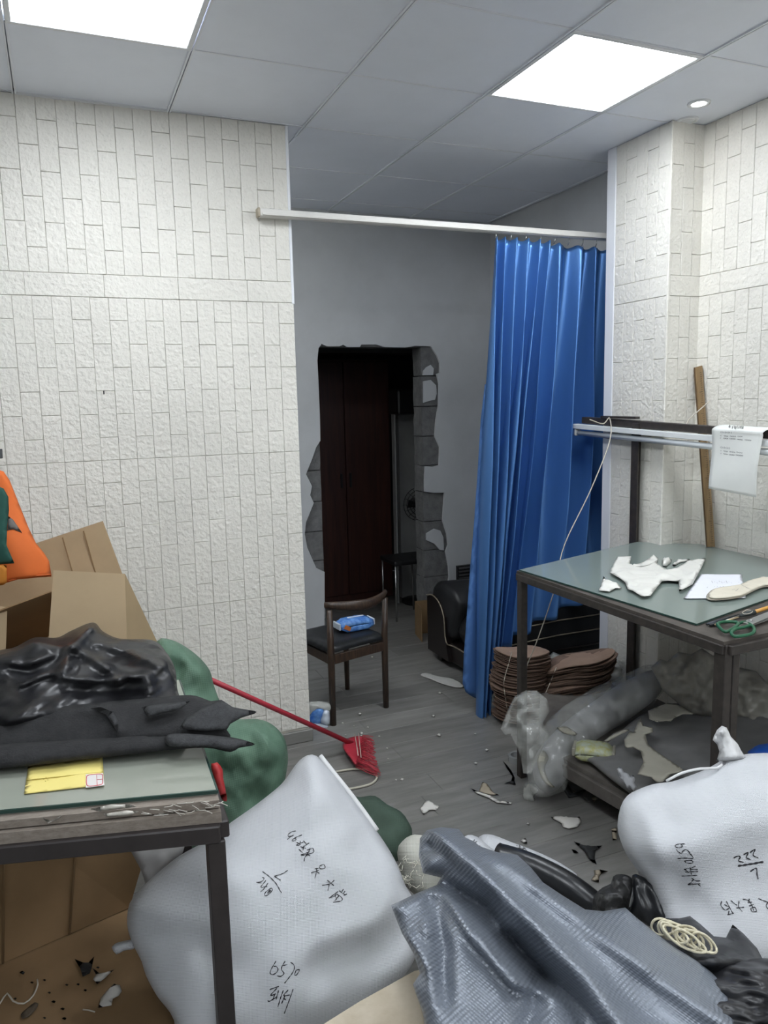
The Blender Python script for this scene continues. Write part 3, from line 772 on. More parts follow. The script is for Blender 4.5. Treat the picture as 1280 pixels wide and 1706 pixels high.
# strings
m_str = mat('pale_string', (.55,.50,.42), .85)
def string(pts, label, r=.0028):
    return tag(link('string', tube(catmull(pts, False, .03), r, 6), m_str), label, 'string', 'strings')
kn = Vector((XQ-.035, 3.245, RZ(3.24)+.077))
string([dep(983,699,3.75), dep(1005,706,3.82), kn, dep(1016,735,3.80), dep(985,815,3.75), dep(940,910,3.7), dep(925,980,3.68), dep(898,1060,3.80), dep(878,1110,3.90), dep(872,1140,3.93)], 'long pale string running from the rack rail down to the brown boards')
string([dep(1143,716,3.60), dep(1147,700,3.62), dep(1160,688,3.62), dep(1183,668,3.64)], 'short stiff string end sticking up from the rack rail')
# paper hung over the rail
m_paper = mat('thin_white_paper', (.74,.75,.72), .7, var=.03); m_ink = mat('black_ink', (.015,.014,.018), .6); m_inkg = mat('grey_ink', (.09,.09,.10), .6)
ya, yb = at(1184,760,0,XQ-.066).y, at(1268,760,0,XQ-.066).y
V = []; F_ = []; NU, NVp = 12, 26
for i in range(NU+1):
    f = i/NU; y = ya+(yb-ya)*f; zt_ = RZ(y)+.082; zb = at(1184,814,0,XQ-.066).z - .012*f
    for j in range(NVp+1):
        g = j/NVp
        if g < .25:
            A = g/.25*math.pi*.5; x = XQ-.012-.052*math.sin(A)+ .02*(1-g/.25); z = zt_ - .02*(1-math.cos(A))
        else:
            s = (g-.25)/.75; x = XQ-.064+.006*math.sin(s*5+f*2)-.012*s*f; z = zt_-.02-(zt_-.02-zb)*s
        yy = y + (.012*(g-.3)*(1 if f > .5 else 0)*(2*f-1))
        V.append(Vector((x, yy, z)))
F_ = [(i*(NVp+1)+j, i*(NVp+1)+j+1, (i+1)*(NVp+1)+j+1, (i+1)*(NVp+1)+j) for i in range(NU) for j in range(NVp)]
pp = tag(link('paper', mesh_from(V, F_, True), m_paper), 'curled sheet of paper with writing hung over the tube light', 'paper')
pp.modifiers.new('thick', 'SOLIDIFY').thickness = .0006
hw = [[(520,235),(535,195)],[(545,200),(540,250)],[(530,220),(560,215)],[(600,185),(585,265)],[(590,215),(640,200)],[(625,185),(640,270)],[(600,240),(660,230)],[(660,205),(650,275)],[(690,200),(680,255),(715,250)],[(720,205),(715,260)],[(745,205),(740,260)],[(735,225),(775,215)],[(775,200),(765,265)],[(800,215),(780,270)],[(800,210),(795,270)]]
strokes(pp, [[(x, y+25) for x, y in q] for q in hw], m_ink, .0014, (1170,690), 11.64)
ln = []
def squig(x0, y0, x1, y1, n, h):
    for k in range(n):
        f = k/max(1,n-1); x = x0+(x1-x0)*f; y = y0+(y1-y0)*f
        ln.append([(x, y-h), (x+8, y+h*.6), (x-6, y+h)] if k % 2 else [(x-7, y), (x+7, y-h*.5), (x, y+h)])
squig(365,345,570,355,8,18); squig(365,415,375,415,1,14); squig(430,418,500,428,5,12); squig(550,425,650,430,6,12); squig(700,428,780,432,5,12)
squig(360,460,370,460,1,14); squig(425,465,500,472,5,12); squig(545,472,640,478,6,12); squig(690,485,780,495,6,12); squig(840,495,950,508,7,12)
squig(360,640,535,660,8,20); squig(370,705,380,710,1,14); squig(425,712,495,725,5,12); squig(535,725,640,740,7,12); squig(675,735,775,750,6,12)
squig(370,760,380,762,1,14); squig(425,768,495,780,5,12); squig(535,782,620,792,6,12); squig(665,790,790,805,8,12)
strokes(pp, ln, m_inkg, .0009, (1170,690), 11.64, name='printed_lines')['kind'] = 'stuff'
# wooden ruler leaning on the wall
m_rul = mat('varnished_ruler_wood', (.20,.125,.055), .45, col2=(.30,.20,.10), vscale=9, stretch=(6,6,.7))
rt, rb = Vector((2.898, 2.895, 1.835)), Vector((2.868, 2.745, H+.002))
rl = empty('ruler', rb, 'long wooden ruler leaning on the right wall behind the paper', 'ruler')
d = (rt-rb).normalized(); sdv = Vector((0,1,0)); sdv = (sdv-d*sdv.dot(d)).normalized(); nv = sdv.cross(d).normalized()
Rm = Matrix((sdv, d, nv)).transposed()
part('blade', box((rt+rb)/2, (.050, (rt-rb).length, .008), Rm, .001), m_rul, rl)
nx = nv if nv.x < 0 else -nv
part('edge_strip', box((rt+rb)/2+sdv*.019+nx*.005, (.007, (rt-rb).length, .003), Rm), mat('dark_ruler_edge', (.10,.06,.03), .5), rl)
bm = bmesh.new()
for k in range(80):
    L = .020 if k % 10 == 0 else (.014 if k % 5 == 0 else .009)
    box_bm(bm, rb+d*(.02+k*.0105)-sdv*(.024-L/2)+nx*.0045, (L, .0014, .0008), Rm)
part('graduations', bm_mesh(bm), m_ink, rl)

# ---- things on the glass
m_wl = m_whiteleather
def on_glass(name, pts, mt, lab, cat, th=.003, curl=.008, seed=0, z=H, group=None, smooth=False, res=.012):
    return scrap(name, pts, mt, z, th, curl, seed, lab, cat, group, res, smooth)
on_glass('leather_hide', [(1029,931),(1052,930),(1050,943),(1058,948),(1066,949),(1078,946),(1092,940),(1104,949),(1112,953),(1124,952),(1150,937),(1176,934),(1170,948),(1154,978),(1132,990),(1131,973),(1114,972),(1103,973),(1084,997),(1070,999),(1055,989),(1046,986),(1042,975),(1032,967),(1016,958),(1018,952)], m_wl,
   'large white cut leather piece on the glass table top', 'leather', th=.003, curl=.014, seed=2)
on_glass('leather_scrap', [(1052,946),(1058,943),(1070,940),(1084,931),(1090,928),(1097,933),(1094,941),(1080,944),(1066,948),(1054,949)], m_wl, 'white leather strip curled behind the large cut piece', 'leather scrap', curl=.016, seed=4)
on_glass('leather_scrap', [(1103,934),(1107,930),(1114,935),(1120,932),(1118,938),(1110,945),(1104,944)], m_wl, 'small crumpled white leather bit behind the large piece', 'leather scrap', th=.006, curl=.02, seed=5)
on_glass('leather_scrap', [(1120,942),(1128,935),(1136,934),(1150,931),(1146,935),(1132,938),(1124,944)], m_wl, 'thin twisted white leather sliver beside the crumpled bit', 'leather scrap', th=.004, curl=.015, seed=6)
on_glass('leather_scrap', [(1002,974),(1006,962),(1011,970),(1022,972),(1032,977),(1036,983),(1026,982),(1016,988),(998,986)], m_wl, 'small white leather offcut at the table edge', 'leather scrap', th=.004, curl=.02, seed=7)
nt_ = on_glass('note_paper', [(1168,957),(1236,957),(1243,997),(1139,998)], mat('white_note_paper', (.76,.77,.82), .7, var=.02), 'white note sheet under the insoles on the glass', 'paper', th=.0008, curl=.002, z=H+.001)
strokes(nt_, [[(1186+k*4, 968+(k%3)*1.5),(1188+k*4, 972-(k%2)*2)] for k in range(12)] + [[(1178+k*5, 980),(1181+k*5, 977)] for k in range(6)], m_inkg, .0006, (0,0), 1.0)['kind'] = 'stuff'
m_cork = mat('cream_insole', (.66,.61,.50), .75, var=.05, vscale=20); m_inse = mat('insole_edge', (.14,.12,.11), .7)
sole = [(1180,992),(1184,985),(1196,980),(1215,977),(1234,974),(1250,967),(1275,962),(1300,966),(1296,976),(1276,976),(1256,984),(1240,992),(1220,996),(1196,998),(1184,997)]
i1 = on_glass('insole', [(x-3, y+3) for x, y in sole], m_cork, 'lower of the two cream insoles stacked on the note sheet', 'insole', th=.004, curl=.002, smooth=True, z=H+.004, group='insoles on the glass')
i2 = on_glass('insole', sole, m_cork, 'upper of the two cream insoles stacked on the note sheet', 'insole', th=.004, curl=.002, smooth=True, z=H+.011, group='insoles on the glass')
strokes(i2, [[(1231,972),(1240,977),(1250,982)]], m_inkg, .001, (0,0), 1.0, name='centre_mark')
strokes(i2, [[(1220,983),(1226,982)],[(1226,985),(1231,981)]], m_inkg, .0008, (0,0), 1.0, name='stamp')
# scissors
zs = H-.006
m_grn = mat('green_coated_grip', (.012,.10,.045), .35); m_blade = mat('scissor_steel', (.55,.56,.57), .28, metal=1)
sc = empty('scissors', T(1232,1050,zs), 'steel scissors with green looped grips at the near table corner', 'scissors')
def loop_px(pts, z, r, mt, nm):
    P = catmull([T(x, y, z) for x, y in pts], True, .006); return part(nm, tube(P+[P[0], P[1]], r, 8), mt, sc)
loop_px([(1196,1040),(1206,1036),(1222,1036),(1230,1038),(1226,1044),(1212,1052),(1204,1050)], zs+.012, .0055, m_grn, 'grip')
loop_px([(1219,1054),(1226,1048),(1240,1045),(1252,1042),(1257,1048),(1254,1055),(1240,1059),(1224,1060)], zs+.012, .0055, m_grn, 'grip')
part('shank', tube([T(1228,1040,zs+.012), T(1236,1037,zs+.012), T(1243,1036,zs+.012)], [.005,.005,.004], 8), m_grn, sc)
part('shank', tube([T(1254,1044,zs+.012), T(1250,1040,zs+.012), T(1247,1038,zs+.012)], [.005,.005,.004], 8), m_grn, sc)
part('blade', prism([T(x, y, zs+.014) for x, y in [(1238,1037),(1244,1033),(1290,1015),(1310,1010),(1290,1024),(1252,1041)]], (0,0,1), .003), m_blade, sc)
part('blade', prism([T(x, y, zs+.010) for x, y in [(1243,1038),(1290,1019),(1310,1011),(1292,1028),(1252,1042)]], (0,0,1), .003), m_blade, sc)
cpt = T(1251,1034,zs+.014); part('pivot_screw', tube([cpt, cpt+dz*.004], .006, 14), m_steel, sc)
# brush / awl, knife pieces
aw = empty('marking_tool', T(1240,1022,zs), 'orange handled tool with a dark ferrule behind the scissors', 'tool')
part('handle', tube([T(1256,1020,zs+.009), T(1310,1003,zs+.009)], .0065, 10), mat('orange_lacquer', (.60,.30,.06), .3), aw)
part('ferrule', tube([T(1257,1020,zs+.009), T(1244,1023,zs+.009), T(1234,1026,zs+.007)], [.009,.008,.005], 10), mat('dark_grip', (.04,.05,.05), .5), aw)
part('tip', tube([T(1236,1025,zs+.006), T(1206,1035,zs+.004)], [.004,.0015], 8), m_steel, aw)
part('thread', tube(catmull([T(x,y,zs+.016) for x,y in [(1237,1020),(1245,1016),(1254,1018),(1250,1022),(1240,1023),(1237,1020)]], False, .01), .0012, 5), m_str, aw)
t = empty('seam_ripper', T(1210,1030,zs), 'thin dark metal tool along the glass edge', 'tool')
part('shaft', tube([T(1178,1040,zs+.004), T(1200,1034,zs+.004), T(1232,1024,zs+.005)], [.004,.006,.004], 8), mat('gun_metal', (.05,.055,.065), .35, metal=.7), t)
part('head', prism([T(x,y,zs+.006) for x,y in [(1180,1038),(1190,1034),(1196,1038),(1184,1041)]], (0,0,1), .005), mat('gun_metal', (0,0,0)), t)
o = tag(link('wooden_stick', tube([T(1192,1041,zs+.004), T(1230,1028,zs+.004)], .003, 6), mat('pale_stick', (.50,.38,.22), .7)), 'thin pale wooden stick between scissors and dark tool', 'stick')

# ================================================================== UNDER THE RIGHT TABLE
# low platform
PZ = .17
m_plat = mat('dusty_brown_board', (.085,.075,.066), .8, col2=(.15,.135,.12), vscale=10)
P1, P2 = at(955,1272,2,PZ), at(1062,1332,2,PZ)
pf = empty('platform', (2.4, 2.6, 0), 'low dusty brown platform under the cutting table', 'platform')
dP = (P2-P1).normalized()
P1b = P1-dP*.22; P2b = P2+dP*.15
poly = [P1b, P2b, Vector((2.70, P2b.y, PZ)), Vector((2.70, 2.90, PZ)), Vector((2.70, 3.12, PZ)), Vector((P1b.x+.35, 3.22, PZ))]
part('top', prism(poly, (0,0,1), .02), m_plat, pf)
part('edge_beam', bar(P1b-dz*.048, P2b-dz*.048, .03, .055), m_plat, pf)
for p in (P1b+Vector((.05,.02,0)), P2b+Vector((.08,.1,0)), Vector((2.6,3.05,PZ)), Vector((2.6,2.3,PZ))): part('foot', bounds(p.x-.02, p.x+.02, p.y-.02, p.y+.02, 0, PZ-.02), m_plat, pf)
# bundles of brown boards
m_bb = mat('brown_fibre_board', (.115,.072,.052), .85, col2=(.20,.13,.095), vscale=9, objrand=.22); m_bbl = mat('pale_fibre_board', (.30,.20,.145), .85, var=.12, objrand=.1)
shp = []
for k in range(22):
    A = 2*math.pi*k/22; r = 1+.10*math.cos(2*A)+.06*math.sin(3*A); shp.append((math.cos(A)*r, math.sin(A)*r))
def sheet_mesh(sx, sy, th, seed, fold):
    V = []; F_ = []; n = len(shp); rings = (0.0, .5, 1.0)
    def zz(x, y): return fold*(x/sx)**2*.035*(1 if x < 0 else -.6) + noise.noise(Vector((x*7+seed, y*7, 0)))*.010
    for side in (0, 1):
        V.append(Vector((0,0,zz(0,0)-side*th)))
        for rr in rings[1:]:
            for x, y in shp: V.append(Vector((x*sx*rr, y*sy*rr, zz(x*sx*rr, y*sy*rr)-side*th)))
    m_ = 1+2*n
    for side in (0, 1):
        o = side*m_
        for k in range(n):
            q = [(o, o+1+k, o+1+(k+1)%n), (o+1+k, o+1+n+k, o+1+n+(k+1)%n, o+1+(k+1)%n)]
            F_ += [f if not side else f[::-1] for f in q]
    for k in range(n): F_.append((1+n+k, m_+1+n+k, m_+1+n+(k+1)%n, 1+n+(k+1)%n))
    return mesh_from(V, F_, False)
def bundle(cx, cy, sx, sy, rz, n, pitch, fold, label, z0=.004, lean=(0,0)):
    root = empty('board_bundle', (cx, cy, 0), label, 'bundle', 'bundles of brown boards')
    var = [sheet_mesh(sx, sy, pitch*.72, s*3.3, fold) for s in range(5)]
    for v in var: v.materials.append(m_bb)
    varl = [v.copy() for v in var[:2]]
    for v in varl: v.materials.clear(); v.materials.append(m_bbl)
    for k in range(n):
        me = rnd.choice(varl) if k in (n-1, int(n*.45), int(n*.28)) else rnd.choice(var)
        o = bpy.data.objects.new('sheet', me); COL.objects.link(o); o.parent = root
        f = k/n
        o.location = (rnd.uniform(-.012,.012)+lean[0]*f+.018*math.sin(f*9), rnd.uniform(-.012,.012)+lean[1]*f, z0+.025+pitch*k)
        o.rotation_euler = (0, 0, rz+rnd.uniform(-.12,.12)+(math.pi if rnd.random() < .3 else 0)*0)
    return root
c1 = at(850,1190,2,.03)
b1 = bundle(2.15, 3.30, .135, .10, -.25, 54, .0067, .5, 'taller left bundle of brown boards beside the curtain foot')
b2 = bundle(2.44, 3.20, .175, .11, -.35, 46, .0067, -1.5, 'right bundle of brown boards fanned down behind the plastic bag')
bpy.context.view_layer.update()
def tie(root, pts, r=.0022):
    vs_, fs_ = [], []
    for o in root.children:
        k0 = len(vs_); M4 = Matrix.Translation(root.location) @ Matrix.Translation(o.location) @ o.rotation_euler.to_matrix().to_4x4()
        vs_ += [M4 @ v.co for v in o.data.vertices]; fs_ += [tuple(i+k0 for i in q.vertices) for q in o.data.polygons]
    bvh = BVHTree.FromPolygons(vs_, fs_); P = []
    for q in catmull([Vector((x, y, 0)) for x, y in pts], False, 4):
        h = bvh.ray_cast(CPOS, ray(q.x, q.y).normalized())
        if h[0] is not None: P.append(h[0] - ray(q.x, q.y).normalized()*.006)
    if len(P) > 1: keep(link('tie_string', tube(P, r, 5), m_str), root)
tie(b1, [(853,1086), (848,1105), (841,1130), (840,1145), (845,1180)])
tie(b2, [(902,1111), (899,1125), (894,1150)])
tie(b2, [(927,1112), (920,1130), (908,1158)])
# big clear bag with a grey roll
m_bagclear = mat('dusty_clear_plastic', (.70,.71,.67), .11, alpha=.28, spec=1.0, facet=(10,.5), var=.08)
m_greyroll = mat('grey_nonwoven', (.36,.36,.365), .7, var=.10, vscale=5, facet=(7,.16)); m_creamfelt = mat('cream_leather_offcut', (.42,.40,.33), .75, var=.06, vscale=8)
def gz(px, py, z): return at(px, py, 2, z)
e0, e1 = gz(930,1272,.125), gz(1080,1138,.32)
pb = Plane(e0, (CPOS-(e0+e1)/2))
pbR = plane3(e0, e1, e0+Vector((RI.x, RI.y, RI.z))*.2)
rb_ = empty('bagged_roll', gz(900,1325,.0), 'grey rolled cloth in a large clear plastic bag under the table', 'bagged roll')
pln = plane3(e0, e1, e0 + (e1-e0).cross(CPOS-e0).normalized()*.2)
rollpx = [(898,1312),(888,1290),(893,1258),(912,1232),(945,1200),(990,1168),(1035,1138),(1080,1118),(1104,1114),(1108,1134),(1096,1160),(1060,1190),(1010,1222),(975,1248),(955,1280),(935,1310),(915,1322)]
o = part('cloth_roll', inflate(pxs(pln, rollpx), pln.n, .085, .085, .02, .11, wr=((9,.012),(20,.006))), m_greyroll, rb_)
part('cream_piece', inflate(pxs(Plane(pln.p+pln.n*.092, pln.n), [(928,1212),(945,1211),(962,1223),(950,1225),(936,1219)]), pln.n, .004, .002, .01, .006), m_creamfelt, rb_)
bagpx = [(884,1318),(878,1285),(882,1250),(900,1222),(912,1200),(940,1176),(985,1148),(1030,1128),(1075,1108),(1106,1106),(1114,1122),(1108,1150),(1085,1178),(1040,1205),(995,1235),(968,1262),(955,1290),(940,1318),(915,1328),(895,1328)]
part('clear_bag', inflate(pxs(pln, bagpx), pln.n, .115, .10, .018, .10, wr=((8,.008),), cr=((8,.014),(18,.006)), seed=4, closed_smooth=False, ridges=[(pxs(pln, [(905,1250),(930,1240),(955,1222)]), .012, .012), (pxs(pln, [(900,1285),(930,1270),(945,1255)]), .01, .012), (pxs(pln, [(970,1180),(985,1190),(1000,1205)]), .006, .012)]), m_bagclear, rb_)
part('white_lining', inflate(pxs(Plane(pln.p+pln.n*.07, pln.n), [(895,1262),(905,1250),(914,1262),(908,1280),(915,1300),(925,1312),(912,1308),(900,1290)]), pln.n, .02, .01, .012, .02, wr=((30,.01),)), m_creamfelt, rb_)
kp = gz(884,1318,.03)
part('bag_knot', inflate(pxs(Plane(kp, CPOS-kp), [(873,1310),(880,1302),(892,1306),(898,1318),(890,1328),(894,1334),(884,1336),(873,1330)]), CPOS-kp, .025, .02, .01, .03, wr=((40,.012),)), m_milky, rb_)
# crumpled clear bag round the table leg
pc = dep(872,1195,3.12)
cb = tag(link('plastic_bag', inflate(pxs(Plane(pc, CPOS-pc), [(834,1215),(845,1185),(858,1160),(876,1150),(895,1151),(912,1165),(916,1185),(905,1205),(915,1222),(905,1245),(898,1262),(884,1290),(872,1288),(868,1262),(862,1245),(850,1222),(842,1224)]), CPOS-pc, .08, .03, .014, .06, wr=((10,.015),), cr=((9,.03),(20,.015)), seed=9, closed_smooth=False,
   ridges=[(pxs(Plane(pc, CPOS-pc), [(840,1215),(865,1195),(885,1185)]), .01, .02), (pxs(Plane(pc, CPOS-pc), [(880,1160),(895,1190),(905,1200)]), .012, .025), (pxs(Plane(pc, CPOS-pc), [(870,1205),(880,1235),(885,1260)]), .01, .02)]), m_bagclear), 'empty clear plastic bag crumpled against the table leg', 'plastic bag')
q = gz(862,1262,.0)
t = empty('tape_roll', q, 'clear tape roll on the floor by the table leg', 'tape')
V = []; F_ = []
for k in range(28):
    A = k*math.pi/14
    for r, z in ((.030,.0), (.042,.0), (.042,.03), (.030,.03)): V.append((q.x-.02+r*math.cos(A), q.y-.03+r*math.sin(A), z+.001))
for k in range(28):
    for j in range(4): F_.append((k*4+j, k*4+(j+1)%4, ((k+1)%28)*4+(j+1)%4, ((k+1)%28)*4+j))
part('roll', mesh_from(V, F_), mat('clear_tape', (.45,.46,.46), .2, alpha=.5), t)
# film heaps at the back
def film(pts, p, label, front, seed, mt=None, name='plastic_film', cat='plastic film', wr=((5,.03),), R=.12):
    pl = Plane(p, (CPOS-p).normalized()+Vector((0,0,.25)))
    return tag(link(name, inflate(pxs(pl, pts), pl.n, front, .03, .012, R, wr=wr, cr=((7,.04),(16,.018)), seed=seed, closed_smooth=False), mt or m_milky), label, cat)
film([(915,1112),(912,1096),(922,1086),(936,1092),(948,1106),(965,1100),(985,1090),(1010,1098),(1040,1106),(1060,1112),(1040,1130),(990,1150),(985,1125),(960,1114),(930,1112)], dep(985,1112,4.22), 'crumpled clear film heap behind the brown boards', .05, 3)
film([(1085,1112),(1100,1098),(1112,1102),(1130,1086),(1152,1090),(1170,1080),(1188,1092),(1210,1090),(1232,1112),(1260,1118),(1290,1150),(1295,1225),(1240,1215),(1205,1205),(1180,1195),(1150,1190),(1130,1172),(1105,1150)], dep(1180,1150,3.42), 'grey crumpled film heap against the right wall', .05, 6, mat('dusty_brown_film', (.40,.38,.33), .3, alpha=.6, spec=.7, facet=(10,.5)))
# grey leather and cream offcuts on the platform
m_greyl = mat('grey_suede', (.17,.168,.165), .9, var=.12, vscale=6, bump=.1, bscale=50)
pm_ = plane3(gz(990,1265,PZ+.03), gz(1075,1330,PZ+.05), gz(1130,1170,PZ+.10))
gh = tag(link('grey_hide', inflate(pxs(pm_, [(978,1262),(1010,1240),(1050,1205),(1085,1182),(1130,1172),(1200,1190),(1290,1200),(1290,1290),(1180,1310),(1080,1345),(1058,1328),(1020,1300),(990,1275)]), pm_.n, .05, .03, .02, .06, wr=((7,.03),(16,.01)), seed=11), m_greyl), 'heap of grey suede hides lying on the low platform', 'hides')
def offcut(pts, label, seed, lift=.07, mt=None, cat='leather offcut', th=.004):
    pl = Plane(pm_.p+pm_.n*lift, pm_.n)
    return tag(link('leather_offcut', inflate(pxs(pl, pts), pl.n, th, .002, .012, .008, wr=((10,.02),), closed_smooth=False, seed=seed), mt or m_creamfelt), label, cat, 'cream leather offcuts')
offcut([(1080,1184),(1095,1178),(1112,1171),(1128,1173),(1158,1190),(1138,1190),(1124,1196),(1118,1202),(1110,1201),(1095,1203),(1082,1198)], 'broad cream offcut highest on the grey hides', 3)
offcut([(1040,1232),(1050,1218),(1056,1220),(1062,1205),(1068,1196),(1072,1208),(1088,1212),(1088,1220),(1076,1224),(1080,1240),(1092,1250),(1110,1262),(1142,1284),(1118,1290),(1105,1302),(1095,1304),(1085,1295),(1062,1290),(1072,1270),(1068,1252),(1055,1245),(1042,1246)], 'long ragged cream offcut running down over the grey hides', 5, .085)
offcut([(1002,1238),(1022,1222),(1040,1214),(1050,1216),(1030,1226),(1015,1234)], 'narrow cream strip beside the clear bag', 7)
pk_ = gz(990,1262,PZ+.02)
m_yel = mat('yellow_printed_film', (.42,.40,.10), .3, col2=(.50,.56,.50), vscale=45)
r_ = soft_pack(pk_, .15, .10, .062, -.75, (m_yel, m_creamfelt, m_tor), 'soap_pack', 'yellow and green printed packet on the platform edge', 'packet', False)
ps = dep(1045,1295,2.85)
m_sack = mat('white_woven_sack', (.585,.595,.62), .6, facet=(4.5,.06), var=.03, vscale=4, weave=.35, wscale=.0032, bump=.05, bscale=30)
tag(link('torn_tape', inflate(pxs(Plane(ps, CPOS-ps), [(1028,1281),(1034,1277),(1040,1286),(1047,1289),(1050,1294),(1055,1291),(1059,1298),(1057,1304),(1062,1311),(1056,1318),(1050,1312),(1045,1313),(1041,1304),(1034,1298)]), CPOS-ps, .012, .008, .008, .02, wr=((30,.014),), closed_smooth=False), m_sack), 'ragged white tape end standing at the platform edge', 'tape')

# ================================================================== LEFT TABLE
H2 = .82
def TL(px, py, z=H2): return at(px, py, 2, z)
g_nr, g_nl, g_fr = TL(362,1316), TL(0,1350), TL(338,1246)
dn = (g_nl-g_nr); dn.z = 0; dn.normalize()                       # along the near edge, to the left
nl = g_nr + dn*1.35
fr = g_nr + (g_fr-g_nr).normalized()*.78; fl = fr + Vector((-1.32, .12, 0))
m_ply = mat('worn_plywood', (.20,.165,.135), .75, col2=(.30,.26,.22), vscale=16, stretch=(2,8,8), bump=.15, bscale=50)
m_tsteel2 = mat('dark_brown_square_tube', (.036,.030,.029), .45, var=.15, vscale=20)
lt_ = empty('work_table', (-.3, 2.1, 0), 'steel framed work table with layered boards and glass top at left', 'table')
pf_n = Vector((-dn.y, dn.x, 0)); pf_n = pf_n if pf_n.y < 0 else -pf_n   # towards the room side
poly = [nl, g_nr, fr, fl]
part('backing_sheet', prism([p-dz*.008 for p in poly], (0,0,1), .003), mat('grey_sage_backing', (.30,.31,.27), .55, var=.05, vscale=5), lt_)
part('glass_top', prism(poly, (0,0,1), .0075), mat('work_glass', (.32,.335,.285), .09, spec=.5, var=.03), lt_)
for a, b in ((nl, g_nr), (g_nr, fr)): part('glass_edge', bar(a-dz*.004, b-dz*.004, .005, .0085), m_glassedge, lt_)
def layer(off, offx, z0, z1, mt, nm):
    q = [nl+pf_n*off, g_nr+pf_n*off+Vector((offx,0,0)), fr+Vector((offx,0,0)), fl]
    part(nm, prism([Vector((p.x, p.y, z1)) for p in q], (0,0,1), z1-z0), mt, lt_)
layer(.028, .006, H2-.030, H2-.0115, m_ply, 'board'); layer(.040, .010, H2-.060, H2-.034, m_ply, 'board')
fc = g_nr+pf_n*.035+Vector((.006,0,0))
zf = H2-.060-.022
for a, b in ((Vector((nl.x, nl.y, 0))+pf_n*.02, fc), (fc, fr)):
    part('frame_bar', bar((a.x, a.y, zf), (b.x, b.y, zf), .04, .042), m_tsteel2, lt_)
for p in (fc+Vector((-.012,.012,0)), fr+Vector((-.02,-.03,0)), nl+Vector((.05,.05,0)), fl+Vector((.05,-.05,0))):
    part('leg', bounds(p.x-.020, p.x+.020, p.y-.020, p.y+.020, 0, zf-.022, .002), m_tsteel2, lt_)
# peeling tape and splinters on the front boards
m_peel = mat('peeling_clear_tape', (.55,.52,.46), .3, var=.2, vscale=30)
for k, pts in enumerate(([(150,1348),(185,1340),(215,1340),(228,1344),(190,1349),(165,1352)], [(172,1356),(210,1350),(232,1352),(212,1360),(180,1361)], [(70,1362),(85,1368),(104,1358),(98,1364),(80,1372)])):
    pl = Plane(g_nr+pf_n*.034-dz*.02, pf_n+dz*.35)
    part('peeling_tape', inflate(pxs(pl, pts), pl.n, .002, .001, .008, .006, wr=((40,.004),), closed_smooth=False, seed=k), m_peel, lt_)
spl = []
pl = Plane(g_nr+pf_n*.036-dz*.02, pf_n+dz*.35)
for k in range(26):
    x = rnd.uniform(230, 366); y = 1348-(x-230)*.09+rnd.uniform(-4, 14); a = rnd.uniform(-.6,.6)-.1
    spl.append(([pl.hit(x, y), pl.hit(x+10*math.cos(a), y-10*math.sin(a)*.7)+pl.n*rnd.uniform(0,.006), pl.hit(x+16*math.cos(a), y-15*math.sin(a))], .0011))
part('splinters', tubes(spl, 4), m_peel, lt_)['kind'] = 'stuff'
# yellow card with a white label
m_ycard = mat('yellow_card', (.88,.74,.24), .6, var=.03, vscale=4)
yc = empty('yellow_card', TL(110,1290), 'yellow card with a red bordered label on the left glass', 'card')
ypl = Plane((0,0,H2+.003), (0,0,1))
part('card', inflate(pxs(ypl, [(47,1277),(171,1261),(174,1308),(40,1323)]), (0,0,1), .0012, .0006, .012, .004, wr=((9,.003),), closed_smooth=False), m_ycard, yc)
part('crease', tube([TL(44,1300,H2+.0048), TL(172,1286,H2+.0048)], .0012, 5), mat('card_fold', (.60,.47,.10), .6), yc)
ypl2 = Plane((0,0,H2+.006), (0,0,1))
lb = part('label', prism(pxs(ypl2, [(143,1290),(172,1288),(174,1308),(143,1312)]), (0,0,1), .001), mat('white_sticker', (.74,.70,.68), .6), yc)
P = catmull([TL(x,y,H2+.0065) for x,y in [(146,1292),(158,1290),(170,1290),(171,1298),(170,1306),(158,1309),(146,1309),(144,1300)]], True, .006)
m_rink = mat('red_print', (.62,.06,.07), .6)
link('red_border', tube(P+[P[0]], .0009, 5), m_rink, lb)
link('red_rule', tubes([([TL(161,1291,H2+.0065), TL(162,1308,H2+.0065)], .0006), ([TL(161,1299,H2+.0065), TL(171,1298,H2+.0065)], .0005)], 4), m_rink, lb)
keep(link('specks', tubes([([TL(72+dx,1298+dy,H2+.0052), TL(73.5+dx,1298.6+dy,H2+.0052)], .0008) for dx, dy in ((0,0),(4,-3),(3,3),(7,1))], 4), mat('card_fold', (0,0,0))), yc)['kind'] = 'stuff'

# black suede rolls lying on the table
m_suede = mat('black_suede', (.009,.009,.010), .85, col2=(.022,.022,.023), vscale=28, bump=.25, bscale=160)
m_suedeg = mat('charcoal_suede_back', (.040,.041,.043), .95, var=.3, vscale=120, bump=.3, bscale=300)
p1 = plane3(TL(0,1275,H2+.022), TL(300,1250,H2+.022), TL(150,1225,H2+.05))
ro = tag(link('suede_roll', inflate(pxs(p1, [(-160,1250),(0,1240),(120,1232),(240,1224),(320,1222),(385,1228),(425,1240),(398,1246),(384,1253),(345,1246),(290,1249),(170,1262),(60,1275),(0,1281),(-160,1300)]), p1.n, .028, .02, .014, .04, wr=((6,.006),(30,.003))), m_suede), 'rolled black suede nearest the yellow card', 'suede roll')
pr = Plane(p1.p+p1.n*.030, p1.n)
part_ = link('turned_end', inflate(pxs(pr, [(279,1224),(330,1223),(392,1230),(422,1240),(400,1244),(384,1250),(345,1244),(282,1243)]), pr.n, .012, .006, .012, .02, wr=((18,.006),)), m_suedeg); part_.parent = ro
p2 = plane3(TL(0,1240,H2+.035), TL(300,1230,H2+.035), TL(150,1180,H2+.085))
